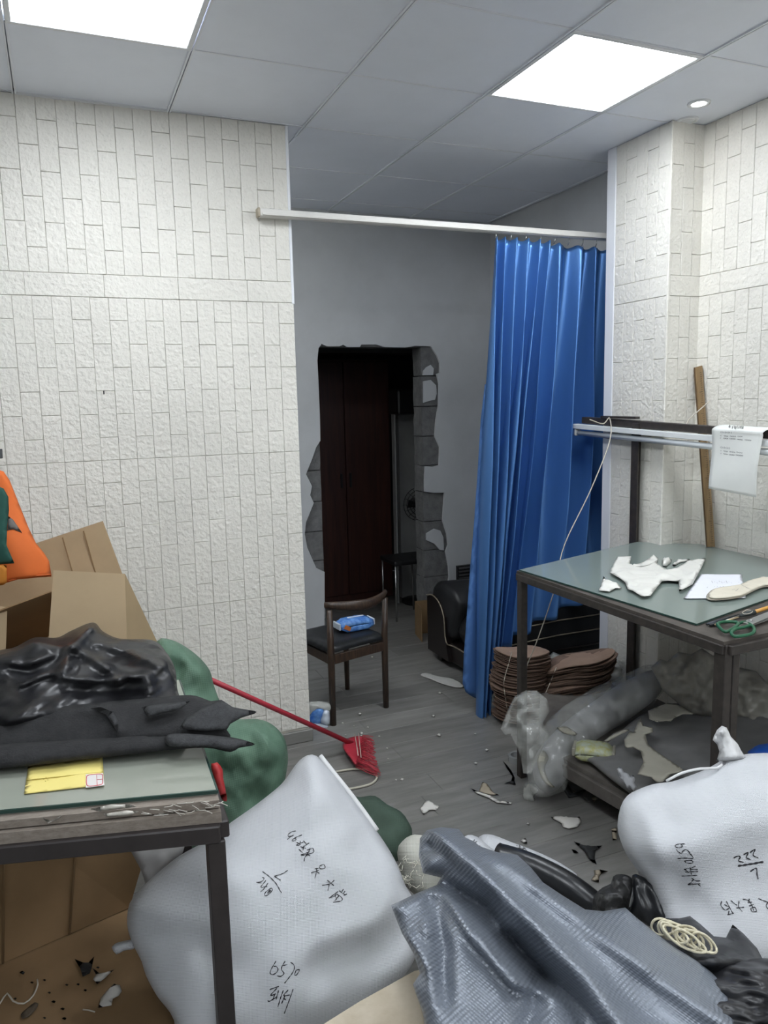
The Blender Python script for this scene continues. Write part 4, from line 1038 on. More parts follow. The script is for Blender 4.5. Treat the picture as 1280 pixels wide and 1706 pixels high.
sh = tag(link('suede_sheet', inflate(pxs(p2, [(-160,1205),(0,1190),(90,1178),(190,1168),(262,1162),(318,1158),(352,1168),(369,1166),(388,1178),(428,1186),(402,1196),(384,1205),(378,1216),(384,1232),(330,1234),(240,1236),(120,1246),(0,1256),(-160,1270)]), p2.n, .028, .02, .014, .06, wr=((7,.014),(26,.004)), seed=3,
  ridges=[(pxs(p2, [(150,1182),(185,1190),(196,1215)]), .02, .02)]), m_suede), 'black suede sheet with a pointed end overhanging the table', 'suede')
p2b = Plane(p2.p+p2.n*.038, p2.n)
for q, pts in enumerate(([(298,1214),(310,1196),(340,1178),(369,1166),(388,1178),(428,1186),(402,1196),(384,1206),(378,1216),(340,1218)], [(236,1178),(262,1173),(317,1168),(300,1182),(246,1195)], [(150,1180),(168,1178),(188,1186),(197,1200),(196,1220),(186,1205),(176,1190)])):
    o = link('turned_flap', inflate(pxs(p2b, pts), p2b.n, .010, .004, .012, .02, wr=((20,.006),), closed_smooth=False, seed=q), m_suedeg); o.parent = sh
# black plastic bag heap
m_bplast = mat('black_plastic_film', (.015,.015,.017), .36, spec=.5, facet=(6,.30), var=.3)
p3 = plane3(TL(0,1222,H2+.03), TL(290,1205,H2+.03), TL(150,1060,H2+.16))
P3 = lambda pts: pxs(p3, pts)
bh = tag(link('black_bag', inflate(P3([(-170,1110),(-60,1095),(0,1083),(25,1078),(58,1062),(95,1062),(120,1050),(155,1037),(172,1052),(200,1064),(255,1067),(278,1088),(292,1115),(296,1150),(304,1180),(262,1196),(180,1206),(100,1216),(0,1222),(-170,1245)]), p3.n, .11, .06, .012, .10, wr=((5,.03),), cr=((3.5,.045),(8,.016),(18,.004)), seed=5,
  ridges=[(P3([(150,1050),(118,1085),(105,1125)]), .018, .05), (P3([(120,1080),(165,1105),(195,1130)]), .015, .045), (P3([(105,1128),(150,1132),(195,1132)]), .012, .03), (P3([(165,1075),(215,1090),(260,1112)]), .014, .03), (P3([(0,1100),(45,1108),(85,1095)]), .014, .03), (P3([(40,1140),(75,1125),(105,1120)]), .012, .03), (P3([(200,1128),(235,1125),(245,1150)]), .015, .035)]), m_bplast), 'heap of crumpled black plastic bags on the left table', 'plastic bags')
tag(link('bamboo_stick', tube([dep(-60,1096,2.25), dep(38,1110,2.28)], .004, 6), mat('bamboo', (.58,.42,.22), .6)), 'thin bamboo stick poking out over the black bags', 'stick')
# cartons behind
bx_ = empty('open_carton', dep(150,1150,2.75)*1, 'tall opened cardboard carton standing behind the black bags', 'carton')
def cpanel(nm, pts, mt, root, th=.005):
    pl = pl3(pts[0], pts[1], pts[-1]); n = pl.n; P = [pl.hit(p[0], p[1]) for p in pts]
    return part(nm, prism(P, n, th), mt, root)
m_card2 = mat('tan_cardboard', (.50,.37,.225), .8, var=.05, vscale=5); m_card3 = mat('shaded_side_cardboard', (.40,.29,.165), .82, var=.06, vscale=5)
cpanel('flap', [(89,950,2.62),(208,956,2.64),(212,1110,2.60),(78,1110,2.58)], m_card2, bx_)
cpanel('side', [(209,957,2.64),(268,1082,2.95),(270,1130,2.95),(212,1120,2.62)], m_card3, bx_)
cpanel('back_flap', [(-60,945,3.02),(171,868,3.05),(203,955,3.03),(250,1080,3.0),(250,1120,2.98),(-60,1130,2.96)], m_card, bx_)
cpanel('side', [(-80,1000,2.55),(12,1012,2.60),(8,1120,2.6),(-80,1120,2.55)], m_card2, bx_)
cpanel('fold_line', [(138,885,3.03),(140,884,3.03),(160,955,3.02),(158,955,3.02)], m_cardd, bx_, .002)
cpanel('fold_line', [(103,896,3.01),(105,895,3.01),(122,955,3.00),(120,955,3.00)], m_cardd, bx_, .002)
cpanel('inner_shade_panel', [(-60,1040,2.56),(86,986,2.60),(86,1110,2.97),(-60,1118,2.97)], m_cardd, bx_)  # overhanging dark panel added to stand for the shade inside the carton
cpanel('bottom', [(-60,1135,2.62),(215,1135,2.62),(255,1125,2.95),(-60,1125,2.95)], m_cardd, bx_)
# hanging orange and green garment
m_or = mat('orange_cloth', (.74,.16,.03), .8, var=.08, vscale=4); m_gr = mat('dark_green_cloth', (.018,.085,.065), .85, var=.15); m_yor = mat('amber_cloth', (.72,.28,.04), .8); m_gy = mat('grey_cloth', (.14,.13,.12), .8)
go = empty('hanging_vest', dep(10,975,2.72), 'orange and green cloth garment hanging at the left edge', 'garment')
pg = Plane(dep(20,900,2.72), CPOS-dep(20,900,2.72))
bend = lambda u, v: .02*math.sin(u*26+v*5)+.01*math.sin(v*17)
part('body', inflate(pxs(pg, [(-90,775),(-20,778),(6,786),(16,800),(32,840),(48,880),(60,905),(74,922),(82,935),(86,958),(86,961),(60,962),(30,965),(5,973),(-90,985)]), pg.n, .004, .004, .015, .01, closed_smooth=False, bend=bend), m_or, go)
pg2 = Plane(pg.p+pg.n*.006, pg.n)
part('green_panel', inflate(pxs(pg2, [(-85,812),(-10,808),(6,814),(14,828),(15,850),(12,880),(11,908),(16,920),(24,938),(0,940),(-85,946)]), pg.n, .004, .003, .015, .01, closed_smooth=False, bend=bend), m_gr, go)
part('grey_patch', inflate(pxs(pg2, [(14,860),(22,866),(37,888),(22,882),(12,884)]), pg.n, .004, .003, .01, .01, closed_smooth=False, bend=bend), m_gy, go)
part('amber_panel', inflate(pxs(pg2, [(-85,944),(0,941),(11,941),(12,970),(5,975),(-85,988)]), pg.n, .004, .003, .012, .01, closed_smooth=False, bend=bend), m_yor, go)
part('hem', tube([pg2.hit(84,957)+pg.n*.006, pg2.hit(45,960)+pg.n*.006, pg2.hit(14,968)+pg.n*.006], .003, 6), mat('orange_hem', (.55,.11,.02), .8), go)
hp = dep(-150,760,2.78)
hk = empty('garment_stand', (hp.x, hp.y, 0), 'dark grey stand holding the orange garment at the left edge', 'stand')
part('pole', tube([(hp.x, hp.y, 0), (hp.x, hp.y, hp.z+.05)], .012, 10), m_tsteel2, hk)
part('foot', tube([(hp.x, hp.y, .0005), (hp.x, hp.y, .015)], .14, 24), m_tsteel2, hk)
part('arm', bar(dep(-152,752,2.78), dep(2,756,2.74), .02, .034), mat('dark_grey_clip', (.06,.06,.065), .5), hk)

# ---- under the left table
def FZ(px, py, z=.006): return at(px, py, 2, z)
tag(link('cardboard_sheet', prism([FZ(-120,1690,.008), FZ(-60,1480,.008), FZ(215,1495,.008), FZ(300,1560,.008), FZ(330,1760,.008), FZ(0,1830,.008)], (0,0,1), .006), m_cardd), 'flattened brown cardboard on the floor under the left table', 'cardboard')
f1, f2 = FZ(-90,1646,.012), FZ(216,1512,.012)
up = Vector((.02,.12,.66))
q4 = [f1, f2, f2+up+Vector((.12,0,0)), f1+up]
nn = (q4[1]-q4[0]).cross(q4[3]-q4[0]).normalized(); nn = nn if nn.y < 0 else -nn
fb = empty('folded_carton', (f1+f2)/2, 'flattened brown carton leaning upright under the left table', 'carton')
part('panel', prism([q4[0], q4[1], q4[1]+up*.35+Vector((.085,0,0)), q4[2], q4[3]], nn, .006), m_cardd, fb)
for s in (.28, .64):
    a = q4[0].lerp(q4[1], s); b = q4[3].lerp(q4[2], s); part('fold', tube([a+nn*.001, a.lerp(b,.5)+nn*.004, b+nn*.001], .004, 6), mat('fold_brown', (.22,.14,.07), .85), fb)
pgy = dep(245,1440,2.35)
tag(link('grey_cloth', inflate(pxs(Plane(pgy, CPOS-pgy), [(215,1405),(250,1400),(300,1395),(305,1420),(275,1450),(262,1470),(250,1490),(243,1475),(235,1450)]), CPOS-pgy, .03, .02, .016, .05, wr=((12,.02),)), mat('grey_lining', (.42,.41,.40), .8)), 'crumpled grey cloth hanging under the left table', 'cloth')
m_dk = mat('black_leather_scrap', (.016,.017,.018), .7); m_wsc = mat('white_scrap', (.60,.58,.54), .8)
zc = .016
scrap('leather_star', [(124,1598),(138,1604),(148,1604),(157,1594),(153,1612),(150,1622),(138,1628),(134,1614)], m_dk, zc, lab='black four pointed leather scrap on the cardboard under the left table', cat='leather scrap', seed=4)
scrap('leather_star', [(153,1612),(166,1622),(178,1620),(190,1616),(175,1630),(162,1640),(155,1632),(160,1624)], m_wsc, zc, lab='grey star shaped scrap beside the black star', cat='leather scrap', seed=5)
scrap('paper_scrap', [(190,1640),(200,1642),(203,1652),(198,1660),(188,1665),(186,1676),(164,1680),(168,1664),(178,1652)], m_wsc, zc, th=.005, curl=.01, lab='crumpled white scrap nearest the table leg on the cardboard', cat='scrap', seed=6)
tag(link('string', tube(catmull([FZ(x,y,zc+.003) for x,y in [(0,1672),(12,1655),(22,1668),(40,1672),(56,1658),(63,1640),(62,1632)]], False, .02), .0025, 5), m_str), 'curved pale string on the cardboard at lower left', 'string', 'strings')
tag(link('string', tube(catmull([FZ(x,y,zc+.003) for x,y in [(138,1682),(148,1683),(158,1686)]], False, .02), .002, 5), m_str), 'short pale thread below the crumpled white scrap', 'string', 'strings')
for k, (x, y, s) in enumerate([(37,1621,5),(53,1637,3),(74,1633,3),(111,1641,3),(130,1640,3),(82,1654,3),(89,1669,4),(104,1681,4),(25,1664,3),(142,1650,3),(107,1697,4),(74,1696,3),(163,1612,3)]):
    scrap('punched_bit', [(x-s,y),(x,y-s*.6),(x+s,y-s*.2),(x+s*.4,y+s*.7)], m_dk, zc, th=.003, curl=.001, res=.006, lab='tiny dark punched bit on the floor cardboard', cat='leather bit', group='tiny dark bits', seed=k)
scrap('shoe_stain', [(35,1690),(45,1680),(58,1670),(64,1672),(60,1682),(48,1694),(38,1698)], mat('dark_stain', (.10,.075,.05), .9), zc-.002, th=.0006, curl=.0, lab='dark smudged felt patch on the floor cardboard', cat='patch', smooth=True)

# ================================================================== SACKS
def px_plane(pl): return lambda pts: pxs(pl, pts)
m_green = mat('green_woven_sack', (.085,.165,.112), .5, col2=(.155,.265,.185), vscale=7, facet=(7,.22), weave=.4, wscale=.0032)
pgs = Plane(dep(370,1220,2.92), CPOS-dep(370,1220,2.92)+Vector((0,0,-.6)))
Q = px_plane(pgs)
gs = tag(link('green_sack', inflate(Q([(262,1068),(285,1066),(310,1078),(335,1098),(350,1118),(356,1140),(365,1165),(378,1190),(400,1198),(430,1198),(455,1208),(474,1230),(480,1262),(476,1295),(470,1330),(455,1400),(400,1440),(330,1430),(270,1330),(250,1200),(250,1120)]), pgs.n, .12, .10, .018, .16, wr=((5,.03),), cr=((5,.03),(11,.016),(22,.005)), seed=8,
   ridges=[(Q([(290,1090),(320,1110),(345,1140)]), .02, .03), (Q([(420,1215),(440,1240),(430,1290)]), .015, .02), (Q([(400,1250),(420,1290),(400,1330)]), .018, .025)]), m_green), 'bulging green woven sack between the left table and wall', 'sack')
pred = Plane(dep(360,1295,2.30), CPOS-dep(360,1295,2.30)); Q = px_plane(pred)
tag(link('red_bag', inflate(Q([(352,1272),(362,1270),(371,1282),(372,1296),(376,1315),(378,1335),(368,1330),(360,1310),(354,1290)]), pred.n, .03, .02, .012, .03, wr=((25,.02),)), mat('red_mesh_bag', (.45,.03,.03), .5)), 'strip of red bag squeezed beside the left table corner', 'bag')
pg2_ = Plane(dep(640,1365,2.78), CPOS-dep(640,1365,2.78)+Vector((0,0,1.2))); Q = px_plane(pg2_)
tag(link('green_sack', inflate(Q([(575,1330),(600,1328),(625,1326),(645,1340),(668,1352),(680,1368),(687,1390),(670,1430),(620,1440),(570,1400)]), pg2_.n, .06, .06, .018, .09, wr=((8,.02),), cr=((8,.02),(16,.008)), seed=21), mat('dull_green_woven_sack', (.05,.085,.06), .7, var=.2, weave=.4, wscale=.0032)), 'flat dull green sack on the floor behind the white sack', 'sack')

# ---- big white sack in front
pw = pl3((510,1262,2.50), (480,1706,2.02), (240,1540,2.16)); Q = px_plane(pw)
outl = [(505,1262),(520,1257),(536,1266),(560,1296),(600,1346),(640,1402),(662,1440),(676,1476),(690,1500),(697,1540),(690,1600),(650,1650),(600,1690),(540,1730),(470,1790),(380,1800),(300,1770),(290,1700),(262,1660),(243,1625),(236,1602),(220,1570),(212,1540),(216,1505),(235,1480),(262,1455),(300,1425),(345,1400),(385,1370),(430,1338),(470,1305),(492,1275)]
ws = tag(link('white_sack', inflate(Q(outl), pw.n, .20, .12, .02, .24, wr=((4,.025),), cr=((3,.022),(7,.006)), seed=2,
   ridges=[(Q([(520,1275),(540,1330),(575,1390)]), .035, .018), (Q([(690,1520),(620,1580),(530,1610)]), .05, -.03), (Q([(660,1470),(610,1530),(540,1555)]), .03, .02), (Q([(250,1560),(330,1560),(390,1600)]), .04, -.02), (Q([(300,1440),(400,1470),(430,1550)]), .05, .012)]), m_sack),
   'large white woven sack marked L 240 beside the left table leg', 'sack')
hem = [Q([p])[0] for p in [(534,1262),(556,1290),(580,1320),(604,1352),(628,1386)]]
o = link('folded_hem', tube(catmull([h+pw.n*.012 for h in hem], False, .02), [.008]*len(catmull(hem, False, .02)), 8), mat('white_hem', (.66,.66,.66), .6)); o.parent = ws
o = link('sack_ear', inflate(Q([(186,1578),(192,1572),(205,1568),(222,1566),(224,1580),(206,1584),(194,1590)]), pw.n, .02, .02, .01, .03), m_sack); o.parent = ws
T1 = [[(520,103),(470,115),(430,145),(432,168),(460,165),(495,152)],[(495,150),(455,175),(420,205)],[(595,150),(530,175),(480,205),(475,220),(500,222),(525,205),(515,190),(490,200)],
 [(520,275),(610,235)],[(530,240),(580,265)],[(575,225),(560,275),(525,270)],[(610,220),(650,265)],[(680,245),(640,270),(590,310)],[(575,290),(640,310)],[(615,280),(605,335)],[(555,320),(600,360)],
 [(650,330),(720,310)],[(725,310),(730,355),(660,380)],[(690,310),(650,400)],[(580,385),(690,350)],[(585,395),(650,380),(690,400)],[(660,370),(625,420),(618,465)],
 [(800,520),(850,500),(865,540),(810,550),(795,525)],[(745,550),(790,545)],[(700,600),(790,570)],[(770,540),(760,610),(745,665)],[(770,590),(800,605)],
 [(890,685),(970,750)],[(975,685),(920,730),(830,748)],[(915,730),(898,810)],
 [(1030,810),(1110,865)],[(1085,790),(1060,830)],[(1125,850),(1085,870)],[(1105,815),(1080,845)],[(1020,820),(910,900)],[(910,900),(990,870)],[(985,840),(1000,920)],[(1000,850),(1060,890),(1060,930),(960,950)],[(1030,870),(980,930)],
 [(425,570),(360,610),(265,640)],[(265,640),(340,688)],[(125,585),(200,640),(280,720),(350,838)],
 [(120,655),(145,665),(120,700),(50,715)],[(60,715),(110,720)],[(165,690),(105,770),(180,760)],[(190,720),(140,790),(100,825)],[(225,780),(160,830),(150,870),(190,860),(245,800),(225,780)],[(215,800),(180,840)],[(225,805),(185,850)]]
T2 = [[(430,160),(330,330),(290,440),(350,480),(440,430),(475,350),(430,285),(370,290)],[(645,160),(570,280),(560,370),(615,450),(540,520),(450,505)],[(590,265),(695,245)],[(770,190),(840,240),(860,330),(800,460),(630,685)],[(900,370),(860,490),(900,495),(980,370),(900,370)],
 [(280,830),(500,755)],[(450,800),(300,970),(430,930)],[(400,940),(350,1080)],[(235,1085),(270,1110),(440,1010)],[(490,850),(430,1070)],[(600,850),(540,1020),(470,1240)],[(715,840),(610,970),(750,960)],[(640,970),(560,1160)],[(600,1040),(660,1070)],[(830,820),(720,1130),(620,1400)]]
strokes(ws, T1, m_ink, .0013, (420,1370), 7.11); strokes(ws, T2, m_ink, .0014, (430,1590), 14.22)

# ---- white sack at right with knotted mouth
pw2 = pl3((1060,1330,2.12), (1250,1260,2.18), (1200,1560,1.98)); Q = px_plane(pw2)
outl = [(1062,1316),(1090,1306),(1120,1302),(1150,1292),(1180,1280),(1200,1268),(1215,1262),(1240,1257),(1262,1255),(1300,1258),(1370,1290),(1400,1400),(1390,1560),(1330,1680),(1240,1690),(1150,1650),(1108,1560),(1090,1500),(1062,1450),(1045,1425),(1034,1400),(1029,1375),(1034,1345),(1045,1326)]
ws2 = tag(link('white_sack', inflate(Q(outl), pw2.n, .17, .14, .02, .20, wr=((4,.025),), cr=((3.4,.026),(8,.007)), seed=12,
   ridges=[(Q([(1065,1325),(1090,1370),(1100,1420)]), .03, .015), (Q([(1150,1300),(1220,1300),(1290,1305)]), .03, -.015), (Q([(1085,1430),(1130,1460),(1180,1520)]), .03, -.012)]), m_sack), 'white woven sack marked 222 with a knotted mouth at right', 'sack')
pk2 = Plane(pw2.p+pw2.n*.04, pw2.n)
o = link('knotted_mouth', inflate(pxs(pk2, [(1194,1268),(1199,1252),(1195,1240),(1188,1233),(1190,1226),(1195,1216),(1203,1209),(1211,1212),(1215,1220),(1218,1227),(1223,1232),(1230,1240),(1235,1250),(1244,1264),(1220,1270)]), pw2.n, .030, .02, .007, .025, wr=((20,.010),), seed=3, cr=((18,.014),(34,.006)), closed_smooth=False, ridges=[(pxs(pk2, [(1203,1215),(1206,1235),(1212,1260)]), .008, .015), (pxs(pk2, [(1215,1232),(1226,1256)]), .008, .012)]), mat('gathered_sack', (.60,.60,.60), .6, facet=(28,.4))); o.parent = ws2
o = link('drawn_hem', tube(catmull([pk2.hit(x,y)+pw2.n*.03 for x,y in [(1104,1303),(1130,1290),(1160,1283),(1188,1282),(1196,1276)]], False, .02), .0035, 8), MATS['white_hem']); o.parent = ws2
T3 = [[(235,120),(150,125),(115,150),(150,170),(205,155),(190,125)],[(300,230),(250,190),(205,215),(195,240),(150,215),(130,185)],[(145,300),(240,295),(335,300),(320,260),(285,235)],[(230,330),(320,325),(335,355),(260,355),(230,330)],
 [(370,395),(300,430),(395,440)],[(230,430),(290,480)],[(240,470),(400,465)],[(225,440),(290,420)],[(300,410),(320,500)],[(195,520),(390,510)],[(320,545),(380,580),(430,580)],[(350,560),(320,590)],[(275,630),(430,615)],[(280,625),(320,605),(340,630)],[(400,620),(435,650)],
 [(960,815),(1030,830),(1070,880),(1100,960)],[(1040,900),(1100,880)],[(1060,930),(1080,970),(1135,965),(1110,915),(1060,930)],[(1030,860),(1080,850)],[(1045,810),(1025,860)],
 [(700,840),(690,890),(740,950),(790,930)],[(755,840),(840,1000)],[(730,880),(800,920)],[(770,1010),(850,990)],[(790,960),(780,1015)],[(810,830),(870,880),(890,890)],[(880,925),(975,915)],[(915,840),(910,910),(955,970)],[(1155,805),(1240,840),(1280,850)],[(1280,850),(1255,900),(1285,940)]]
T3b = [[(845,295),(900,270),(930,285),(905,330),(970,350)],[(970,255),(1030,225),(1005,290),(1060,315)],[(1050,230),(1115,185),(1090,260),(1155,295)],[(1055,465),(1130,425),(1140,500),(1155,560)]]
strokes(ws2, T3, m_ink, .0013, (1110,1390), 7.53); strokes(ws2, T3b, m_ink, .0018, (1110,1390), 7.53); strokes(ws2, [[(900,395),(1060,372),(1220,345)]], m_ink, .0026, (1110,1390), 7.53)
pbl = dep(1275,1250,2.55)
tag(link('blue_bag', inflate(pxs(Plane(pbl, CPOS-pbl), [(1246,1252),(1258,1244),(1275,1239),(1330,1240),(1340,1300),(1260,1300)]), CPOS-pbl, .08, .06, .02, .1, wr=((10,.02),)), mat('royal_blue_film', (.01,.06,.28), .4)), 'royal blue bag behind the knotted white sack', 'bag')

# ---- white sacks lying flat behind the grey tarpaulin
pfl = Plane(dep(800,1420,2.50), CPOS-dep(800,1420,2.50)+Vector((0,0,1.2))); Q = px_plane(pfl)
s1 = tag(link('white_sack', inflate(Q([(798,1394),(806,1390),(822,1391),(850,1402),(880,1413),(915,1428),(945,1445),(965,1465),(960,1520),(860,1520),(800,1450)]), pfl.n, .05, .06, .018, .08, wr=((9,.012),), seed=31), m_sack), 'white sack lying flat behind the grey tarpaulin', 'sack')
strokes(s1, [[(860,1409),(868,1411)],[(863,1413),(874,1414)],[(866,1408),(866,1416)],[(872,1411),(878,1418)],[(869,1416),(876,1413)]], m_ink, .0016, (0,0), 1.0)
pf2 = Plane(dep(770,1420,2.42), pfl.n); Q = px_plane(pf2)
s2 = tag(link('white_sack', inflate(Q([(770,1396),(780,1391),(795,1394),(815,1410),(830,1424),(850,1470),(760,1480),(740,1430)]), pf2.n, .05, .05, .018, .08, wr=((9,.012),), seed=33), m_sack), 'small bulge of white sack between the tarpaulin and flat sack', 'sack')
strokes(s2, [[(791,1399),(788,1406),(795,1402)],[(800,1409),(798,1412)]], m_ink, .0015, (0,0), 1.0)
pf3 = Plane(dep(690,1430,2.42), CPOS-dep(690,1430,2.36)); Q = px_plane(pf3)
s3 = tag(link('white_sack', inflate(Q([(662,1420),(670,1402),(684,1392),(700,1391),(730,1400),(740,1450),(720,1500),(690,1490),(672,1465)]), pf3.n, .06, .06, .016, .08, wr=((12,.014),), seed=35), mat('cream_woven_sack', (.56,.55,.49), .65, weave=.5, wscale=.0032, var=.04)), 'frayed cream sack mouth left of the grey tarpaulin', 'sack')
fr_ = []
for k in range(34):
    x, y = 668+rnd.uniform(0, 40), 1440+rnd.uniform(-4, 34); a = rnd.uniform(0, 6.28)
    c = pf3.hit(x, y)+pf3.n*.062; fr_.append(([c, pf3.hit(x+8*math.cos(a), y+8*math.sin(a))+pf3.n*.072, pf3.hit(x+13*math.cos(a+.6), y+13*math.sin(a+.6))+pf3.n*.064], .0009))
o = link('frayed_threads', tubes(fr_, 4), mat('cream_thread', (.72,.70,.60), .7)); o.parent = s3; o['kind'] = 'stuff'

# ================================================================== FOREGROUND PILE
# black hose-like leather roll, crumpled black pieces
pbk = dep(930,1465,2.12)
m_blk = mat('black_glossy_leather', (.012,.013,.015), .3, bump=.12, bscale=30)
tag(link('black_roll', tube(catmull([dep(830,1428,2.24), dep(870,1440,2.20), dep(915,1460,2.16), dep(955,1484,2.12), dep(1000,1520,2.08), dep(1030,1550,2.04)], False, .02), [.040]*len(catmull([dep(830,1428,2.24), dep(870,1440,2.20), dep(915,1460,2.16), dep(955,1484,2.12), dep(1000,1520,2.08), dep(1030,1550,2.04)], False, .02)), 16), m_blk), 'glossy black leather roll behind the grey tarpaulin', 'leather roll')
pc1 = dep(1030,1490,2.0); Q = px_plane(Plane(pc1, CPOS-pc1))
tag(link('crumpled_leather', inflate(Q([(988,1505),(990,1492),(1005,1478),(1018,1472),(1022,1460),(1035,1456),(1052,1462),(1054,1480),(1050,1500),(1044,1520),(1020,1540),(990,1525)]), CPOS-pc1, .05, .03, .010, .05, wr=((25,.035),(60,.012)), seed=5), mat('wrinkled_black_leather', (.022,.022,.022), .5, facet=(38,.5))), 'wrinkled dull black leather ball beside the glossy roll', 'leather')
pc2 = dep(1085,1500,1.98); Q = px_plane(Plane(pc2, CPOS-pc2))
tag(link('black_strap', inflate(Q([(1054,1458),(1068,1459),(1088,1472),(1102,1490),(1110,1515),(1113,1540),(1090,1545),(1062,1535),(1046,1525),(1052,1495)]), CPOS-pc2, .03, .03, .012, .04, wr=((14,.02),), seed=7, ridges=[(Q([(1070,1475),(1085,1505),(1090,1535)]), .012, -.02)]), m_blk), 'folded glossy black leather band against the right white sack', 'leather')
# black plastic at right
pb1 = pl3((1130,1545,1.80), (1280,1690,1.52), (1280,1560,1.78)); Q = px_plane(pb1)
m_bcl = mat('black_bag_cloth', (.020,.021,.024), .42, var=.3, vscale=6, facet=(8,.25))
tag(link('black_sheet', inflate(Q([(1085,1540),(1110,1530),(1132,1530),(1150,1526),(1168,1540),(1190,1560),(1210,1562),(1221,1540),(1240,1556),(1262,1580),(1275,1605),(1330,1600),(1380,1760),(1240,1790),(1150,1720),(1090,1600)]), pb1.n, .07, .06, .016, .08, wr=((6,.02),), cr=((5,.03),(12,.010)), seed=9, closed_smooth=False,
   ridges=[(Q([(1221,1540),(1215,1575),(1190,1605)]), .015, .03), (Q([(1180,1605),(1230,1600),(1290,1610)]), .014, .055)]), m_bcl), 'black cloth sheet bunched below the right white sack', 'cloth')
pb2 = pl3((1180,1620,1.60), (1280,1690,1.40), (1280,1610,1.60)); Q = px_plane(pb2)
tag(link('black_bag', inflate(Q([(1170,1620),(1200,1604),(1240,1598),(1300,1600),(1390,1640),(1390,1800),(1250,1800),(1190,1720),(1150,1660)]), pb2.n, .05, .05, .012, .07, wr=((6,.02),), cr=((7,.04),(16,.02),(30,.008)), seed=19), m_bplast), 'crumpled black plastic bag at the lower right corner', 'plastic bag')
# rope coil
m_crope = mat('cream_cord', (.62,.57,.42), .7, bump=.3, bscale=300)
prp = Plane(dep(1140,1575,1.66), CPOS-dep(1140,1575,1.66)+Vector((0,0,.8)))
cl = empty('cord_coil', prp.hit(1140,1600), 'tangled coil of cream cord on the black cloth', 'cord')
loops = []
for k, (cx, cy, a, b, rot) in enumerate([(1106,1553,20,13,.2),(1118,1558,22,14,.4),(1130,1562,24,13,.5),(1142,1566,22,14,.4),(1150,1574,24,12,.5),(1162,1580,26,13,.55),(1172,1584,24,12,.6),(1150,1582,30,11,.6),(1124,1568,26,10,.6),(1135,1575,34,12,.55)]):
    pts = []
    for q in range(29):
        A = q*2*math.pi/28; x = a*math.cos(A); y = b*math.sin(A)
        pts.append(prp.hit(cx+x*math.cos(rot)-y*math.sin(rot), cy+x*math.sin(rot)+y*math.cos(rot)) + prp.n*(.035+.008*math.sin(A*2+k)+.003*k))
    part('loop', tube(pts, .0028, 6), m_crope, cl)
# pale board under the tarpaulin
bz = .46
bd = empty('stool_board', at(640,1720,2,bz), 'pale wooden board low in front of the white sack', 'board')
m_birch = mat('speckled_pale_wood', (.50,.42,.30), .6, col2=(.60,.52,.40), vscale=20)
def TB(px, py, z=bz): return at(px, py, 2, z)
bp = [TB(520,1718), TB(600,1668), TB(690,1618), TB(760,1600), TB(900,1690), TB(820,1900), TB(560,1900)]
part('top', prism(bp, (0,0,1), .025), m_birch, bd)
cc = sum(bp, Vector())/len(bp)
for k in (0, 3, 4, 6):
    q = bp[k].lerp(cc, .25); part('leg', bounds(q.x-.02, q.x+.02, q.y-.02, q.y+.02, 0, bz-.025), m_birch, bd)
# grey tarpaulin bag
m_tarp = mat('grey_woven_tarpaulin', (.20,.222,.26), .33, metal=.3, var=.08, vscale=4, spec=.8)
nt = m_tarp.node_tree; N_t = nt.nodes; b_ = N_t['Principled BSDF']
tcn = N_t.new('ShaderNodeTexCoord'); mpn = N_t.new('ShaderNodeMapping'); nt.links.new(tcn.outputs['Object'], mpn.inputs['Vector'])
last = None
for rt_, sc_, st_ in (((0,0,.18), .0085, .45), ((0,0,1.75), .006, .25)):
    mp_ = N_t.new('ShaderNodeMapping'); mp_.inputs['Rotation'].default_value = rt_; nt.links.new(tcn.outputs['UV'], mp_.inputs['Vector'])
    wv = N_t.new('ShaderNodeTexWave'); wv.bands_direction = 'Y'; wv.inputs['Scale'].default_value = 2*math.pi/20/sc_; wv.inputs['Distortion'].default_value = .6; nt.links.new(mp_.outputs[0], wv.inputs['Vector'])
    bpn = N_t.new('ShaderNodeBump'); bpn.inputs['Strength'].default_value = st_; bpn.inputs['Distance'].default_value = .002; nt.links.new(wv.outputs[0], bpn.inputs['Height'])
    if last: nt.links.new(last.outputs[0], bpn.inputs['Normal'])
    last = bpn
nt.links.new(last.outputs[0], b_.inputs['Normal'])
ptp = pl3((720,1390,1.86), (720,1706,1.36), (1230,1690,1.48)); Q = px_plane(ptp)
